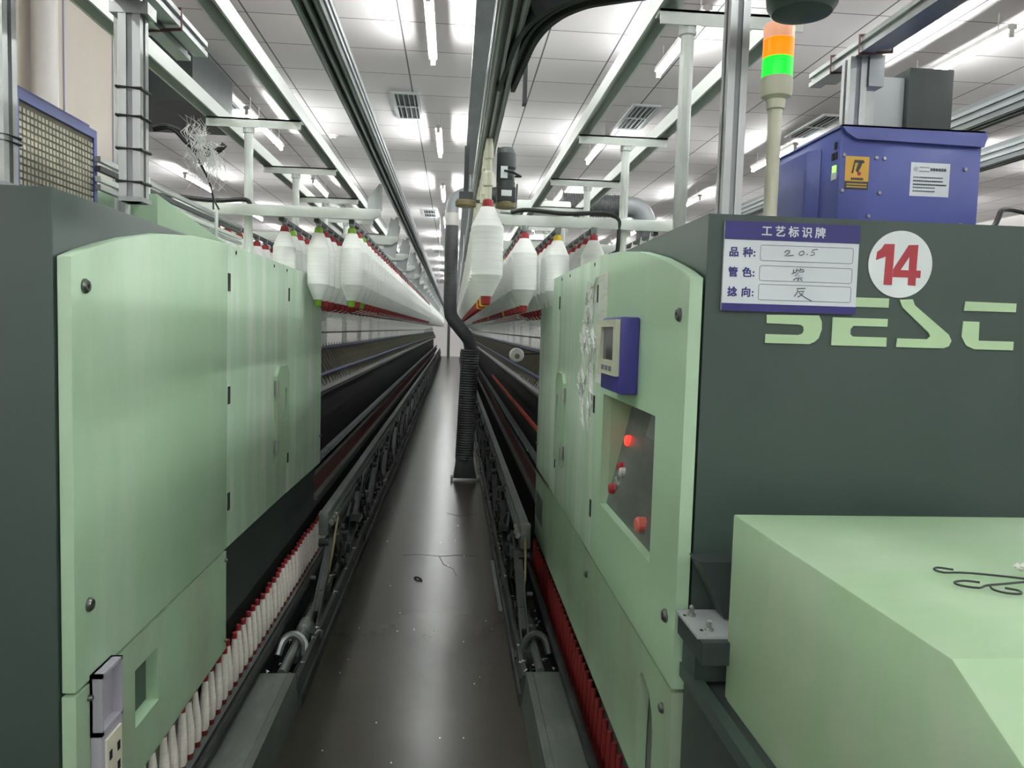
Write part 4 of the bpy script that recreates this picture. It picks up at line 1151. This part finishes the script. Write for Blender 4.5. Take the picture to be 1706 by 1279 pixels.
dashes(wl, 'small_print', 0.886, 0.932, 1.854, 0.003, M['yellow'], 0.003)
dashes(wl, 'small_print', 0.886, 0.932, 1.848, 0.003, M['yellow'], 0.003)
nl = part('name_label', MB().box(1.037, 1.131, by0 - 0.001, by0, 1.835, 1.911), M['signwhite'], bb, 0, 'white label with lines of small print')
dashes(nl, 'small_print', 1.084, 1.122, 1.893, 0.006, M['ink'], 0.0065)
dashes(nl, 'small_print', 1.058, 1.08, 1.899, 0.003, M['plastic'], 0.003); dashes(nl, 'small_print', 1.058, 1.08, 1.89, 0.003, M['plastic'], 0.003)
sub('emblem', MB().lathe([(0.005, 0), (0.005, -0.002)], 12, (1.049, by0, 1.896), 'y'), M['plastic'], nl)
for z, x1, m in ((1.876, 1.112, 'greyline'), (1.868, 1.112, 'ink'), (1.860, 1.123, 'ink'), (1.853, 1.095, 'greyline'), (1.845, 1.095, 'greyline')):
    dashes(nl, 'small_print', 1.044, x1, z, 0.003, M[m], 0.0045)
for x, z in ((0.953, 1.917), (0.972, 1.916), (0.965, 1.838), (0.942, 1.785), (1.168, 1.9), (1.165, 1.773), (0.876, 1.92), (0.876, 1.84)):
    part('screw', MB().lathe([(0.005, 0), (0.004, -0.004)], 10, (x, by0, z), 'y'), M['galv'], bb)
single('box_cable', MB().tube(rounded([(1.12, 1.70, ZH + 0.006), (1.18, 1.68, ZH + 0.005), (1.215, 1.68, ZH + 0.008), (1.235, 1.69, ZH + 0.03), (1.25, 1.70, ZH + 0.05), (1.28, 1.71, ZH + 0.055), (1.33, 1.72, ZH + 0.05)]), 0.006, 8), M['cableblack'],
       'black cable lying on the machine head right of the blue box', 'cable')
ut = thing('duct_column', 'dark grey upright duct standing behind the blue control box', 'duct', (1.25, 2.35, ZH))
part('duct_body', MB().box(1.335, 1.475, 2.25, 2.45, ZH, 2.315), M['darkbox'], ut, 0.004)
part('side_duct', MB().box(1.24, 1.335, 2.27, 2.43, ZH, 2.29), M['plastic'], ut, 0.004, 'paler side of the duct')

# blue filter box on the left head
fb = thing('filter_box', 'blue box with pale square grille filter on the left machine head', 'filter box', (-1.1, 1.9, ZH))
fx = -0.985
part('box_body', MB().box(fx - 0.24, fx - 0.01, 1.70, 2.09, ZH, 2.005), M['blue'], fb, 0.003)
part('filter_frame', MB().holed([(1.695, ZH + 0.005), (2.095, ZH + 0.005), (2.095, 2.01), (1.695, 2.01)], [[(1.715, ZH + 0.022), (2.078, ZH + 0.022), (2.078, 1.988), (1.715, 1.988)]], fx - 0.01, fx), M['blue'], fb)
part('filter_mat', MB().box(fx - 0.009, fx - 0.006, 1.71, 2.085, ZH + 0.018, 1.99), M['grilleback'], fb)
gm = MB()
for k in range(22):
    y = 1.718 + 0.0165 * k
    for j in range(13):
        z = ZH + 0.026 + 0.0163 * j
        if z < 1.978: gm.box(fx - 0.006, fx - 0.003, y + 0.002, y + 0.0125, z, z + 0.0108)
part('grille', gm, M['grille'], fb)
part('lid', MB().box(fx - 0.24, fx - 0.004, 1.695, 2.06, 2.01, 2.018), M['bluedk'], fb)

fb.location.y += 0.13
# cable bundle on the left
cbm = thing('cable_bundle', 'black cables with lint reaching right from the left aluminium post', 'cables', (-0.69, 1.8, 1.95))
yq = 1.84
part('cable', MB().tube(rounded([(-0.69, yq, 1.935), (-0.665, yq, 1.94), (-0.64, yq + .02, 1.935), (-0.615, yq + .03, 1.915), (-0.59, yq + .05, 1.90), (-0.565, yq + .06, 1.905), (-0.55, yq + .06, 1.92)], 4), 0.007, 8), M['cableblack'], cbm)
part('cable', MB().tube(rounded([(-0.69, yq, 1.93), (-0.65, yq, 1.935), (-0.62, yq + .02, 1.905), (-0.59, yq + .05, 1.89), (-0.565, yq + .06, 1.90)], 4), 0.004, 6), M['cableblack'], cbm)
part('thin_wire', MB().tube(rounded([(-0.635, yq + .01, 1.925), (-0.61, yq + .03, 1.89), (-0.585, yq + .04, 1.84), (-0.575, yq + .05, 1.80), (-0.573, yq + .05, 1.765)], 4), 0.0022, 5), M['cableblack'], cbm)
part('thin_wire', MB().tube(rounded([(-0.6, yq + .03, 1.87), (-0.58, yq + .04, 1.83), (-0.572, yq + .05, 1.79), (-0.56, yq + .05, 1.765)], 4), 0.0022, 5), M['cableblack'], cbm)
lm = MB()
for k in range(26):
    y = yq + random.uniform(0, .06); x = random.uniform(-0.625, -0.555); z = 1.90 + random.uniform(-0.005, 0.02)
    dz = random.uniform(-0.10, 0.06)
    for q in range(5):
        a, b_, c_ = (random.uniform(-.02, .02) for _ in range(3))
        lm.tube([(x, y, z), (x + a, y, z + dz * 0.35), (x + a + b_, y + .01, z + dz * 0.7), (x + a + c_, y, z + dz)], [0.0004, 0.0011, 0.0008, 0.0003], 3)
part('lint', lm, M['lint'], cbm, 0, 'white lint on the cables', 'stuff')
tr = thing('cable_tray', 'small grey cable rails behind the blue filter box on the left head', 'cable rail', (-0.9, 2.5, 1.9))
for k, (z, m) in enumerate(((1.925, 'alu'), (1.90, 'rubber'), (1.872, 'whitesteel'), (1.85, 'alu'))):
    part('tray_bar', MB().box(-0.98, -0.965, 2.2, 3.6, z, z + 0.014), M[m], tr)
for y in (2.5, 3.2):
    part('tray_post', MB().box(-0.985, -0.96, y, y + 0.03, 1.757, 1.945), M['whitesteel'], tr)

# round dish hanging at the top of the picture
dh = thing('dish_lamp', 'round dark green dish hanging above the beacon light', 'hanging dish', (0.53, 1.2, 2.0))
part('dish', MB().lathe([(0.03, 2.002), (0.045, 2.006), (0.053, 2.018), (0.055, 2.04), (0.05, 2.05), (0.01, 2.06)], 32, (0.53, 1.2, 0)), M['dark'], dh)
part('stem', MB().cyl((0.53, 1.2, 2.055), (0.53, 1.2, ZC), 0.008, 8), M['galv'], dh)

# ------------------------------------------------------------------ green drive cover and dark cabinet in the right foreground
gx, gyb, gyf = 0.551, 1.436, 0.778
gb = thing('drive_cover', 'large pale green sloped steel cover at the lower right front', 'machine cover', (gx + 0.3, 1.1, 0.79))
part('cover_shell', MB().prism([(gyb, 0.79), (gyb, 1.156), (gyf, 1.156), (0.665, 1.099), (0.40, 0.965), (0.40, 0.79)], gx, gx + 0.78), M['greenclean'], gb, 0.003)
part('bottom_flange', MB().box(gx + 0.004, gx + 0.78, 0.42, gyb - 0.004, 0.784, 0.795), M['greendk'], gb)
cbn = thing('drive_cabinet', 'dark grey steel cabinet below the green sloped cover', 'cabinet', (0.9, 1.3, 0))
part('cabinet_body', MB().box(0.515, 1.3, 0.75, 1.585, 0.0, 0.784), M['darkbox'], cbn, 0.004)
part('top_rim', MB().box(0.505, 0.53, 0.75, 1.585, 0.765, 0.795), M['dark'], cbn)
bk = thing('mounting_bracket', 'dark angle brackets with bolts between green sloped cover and machine end', 'bracket', (0.53, 1.5, 0.9))
part('shelf_plate', MB().hexa([(0.497, 1.42, 0.86), (0.497, 1.42, 0.905), (0.497, 1.585, 0.86), (0.497, 1.585, 0.905), (0.62, 1.42, 0.86), (0.62, 1.42, 0.905), (0.62, 1.585, 0.86), (0.62, 1.585, 0.905)]), M['darkbox'], bk)
part('top_plate', MB().box(0.492, 0.62, 1.44, 1.585, 0.905, 0.911), M['plastic'], bk)
for x, y in ((0.515, 1.55), (0.525, 1.47)):
    part('bolt', MB().lathe([(0.009, 0.911), (0.009, 0.916), (0.006, 0.917), (0.006, 0.93), (0.003, 0.934)], 10, (x, y, 0)), M['steel'], bk)
    part('bolt_hole', MB().box(x - 0.018, x - 0.012, y - 0.004, y + 0.004, 0.9105, 0.9118), M['black'], bk)
part('leg_plate', MB().box(0.51, 0.6, 1.5, 1.585, 0.79, 0.86), M['dark'], bk)
part('side_flap', MB().prism([(0.515, 1.035), (0.62, 1.035), (0.62, 0.915), (0.575, 0.915)], 1.52, 1.585, 'xz'), M['darkbox'], bk)
# wire tongs on the cover
zt = 1.160
tg = thing('wire_tongs', 'thin black wire tongs lying on the green sloped cover', 'wire tongs', (0.85, 1.0, zt))
def P(u, v): return (0.725 + u, 1.055 + v * 1.7, zt + 0.0016)
part('wire', MB().tube(rounded([P(0.03, 0.012), P(0.012, 0.018), P(0.0, 0.012), P(0.006, 0.004), P(0.03, 0.004), P(0.06, 0.0), P(0.11, -0.012), P(0.16, -0.03), P(0.22, -0.045)], 3), 0.0016, 6), M['cableblack'], tg)
part('wire', MB().tube(rounded([P(0.03, -0.022), P(0.012, -0.018), P(-0.008, -0.022), P(-0.008, -0.03), P(0.012, -0.036), P(0.03, -0.03), P(0.06, -0.026), P(0.11, -0.02), P(0.16, -0.022), P(0.22, -0.03)], 3), 0.0016, 6), M['cableblack'], tg)
part('wire', MB().tube(rounded([P(0.035, -0.03), P(0.028, -0.04), P(0.036, -0.048), P(0.055, -0.05), P(0.062, -0.042), P(0.05, -0.036)], 3), 0.0016, 6), M['cableblack'], tg)
lf = MB()
for k in range(40):
    a = random.uniform(0, 2 * PI); rr = random.uniform(0, 0.022)
    lf.lathe([(0.001, -0.004), (0.006, 0.0), (0.001, 0.005)], 6, (0.862 + rr * 1.3 * math.cos(a), 1.045 + rr * math.sin(a), zt + 0.006 + random.uniform(0, 0.012)))
single('lint_tuft', lf, M['lint'], 'small white tuft of lint beside the wire tongs', 'lint', kind='stuff')

# ------------------------------------------------------------------ odds and ends
yp = thing('yarn_package', 'round white yarn ball seen end-on in front of the right machine', 'yarn package', (0.455, 5.5, 1.33))
part('yarn', MB().lathe([(0.02, -0.06), (0.045, -0.05), (0.052, -0.02), (0.052, 0.03), (0.03, 0.07)], 24, (0.455, 5.5, 1.325), 'y'), M['roving'], yp)
part('tube_end', MB().lathe([(0.018, -0.064), (0.018, -0.05)], 16, (0.455, 5.5, 1.318), 'y'), M['brown'], yp)
part('peg', MB().tube([(0.455, 5.56, 1.325), (0.5, 5.6, 1.33), (0.7, 5.6, 1.34)], 0.006, 6), M['darksteel'], yp)
sp = MB()
for k in range(34):
    x = random.uniform(-0.5, 0.28); y = 2.3 + random.random() ** 1.5 * 6
    sp.lathe([(0.003, 0.0), (random.uniform(0.0018, 0.004), 0.002), (0.001, 0.004)], 5, (x, y, 0))
single('lint_specks', sp, M['lint'], 'tiny white lint specks scattered on the dark floor', 'lint', kind='stuff')
for pts in ([(-0.30, 5.02), (-0.18, 5.04), (-0.05, 5.0), (0.06, 5.03), (0.2, 5.01)], [(-0.06, 5.0), (-0.03, 4.82), (0.03, 4.74), (0.05, 4.6)], [(-0.02, 6.2), (0.08, 6.1), (0.22, 6.16)]):
    struct('trim_6', MB().tube([(a, b, -0.001) for a, b in pts], 0.0025, 5), M['black'], 'thin crack in the concrete floor')
single('scrap', MB().tube([(-0.20, 4.55, 0.004), (-0.18, 4.53, 0.012), (-0.165, 4.52, 0.006), (-0.155, 4.50, 0.003)], 0.006, 6), M['black'], 'small black scrap lying on the aisle floor', 'scrap')
fp = thing('floor_plate', 'thin worn metal strip on the floor by the right track', 'floor strip', (0.27, 4.4, 0))
part('strip', MB().box(0.275, 0.30, 4.0, 4.9, 0, 0.006), M['trackgrey'], fp)
for ob in list(bpy.data.objects):
    if '_local' in ob.keys(): del ob['_local']
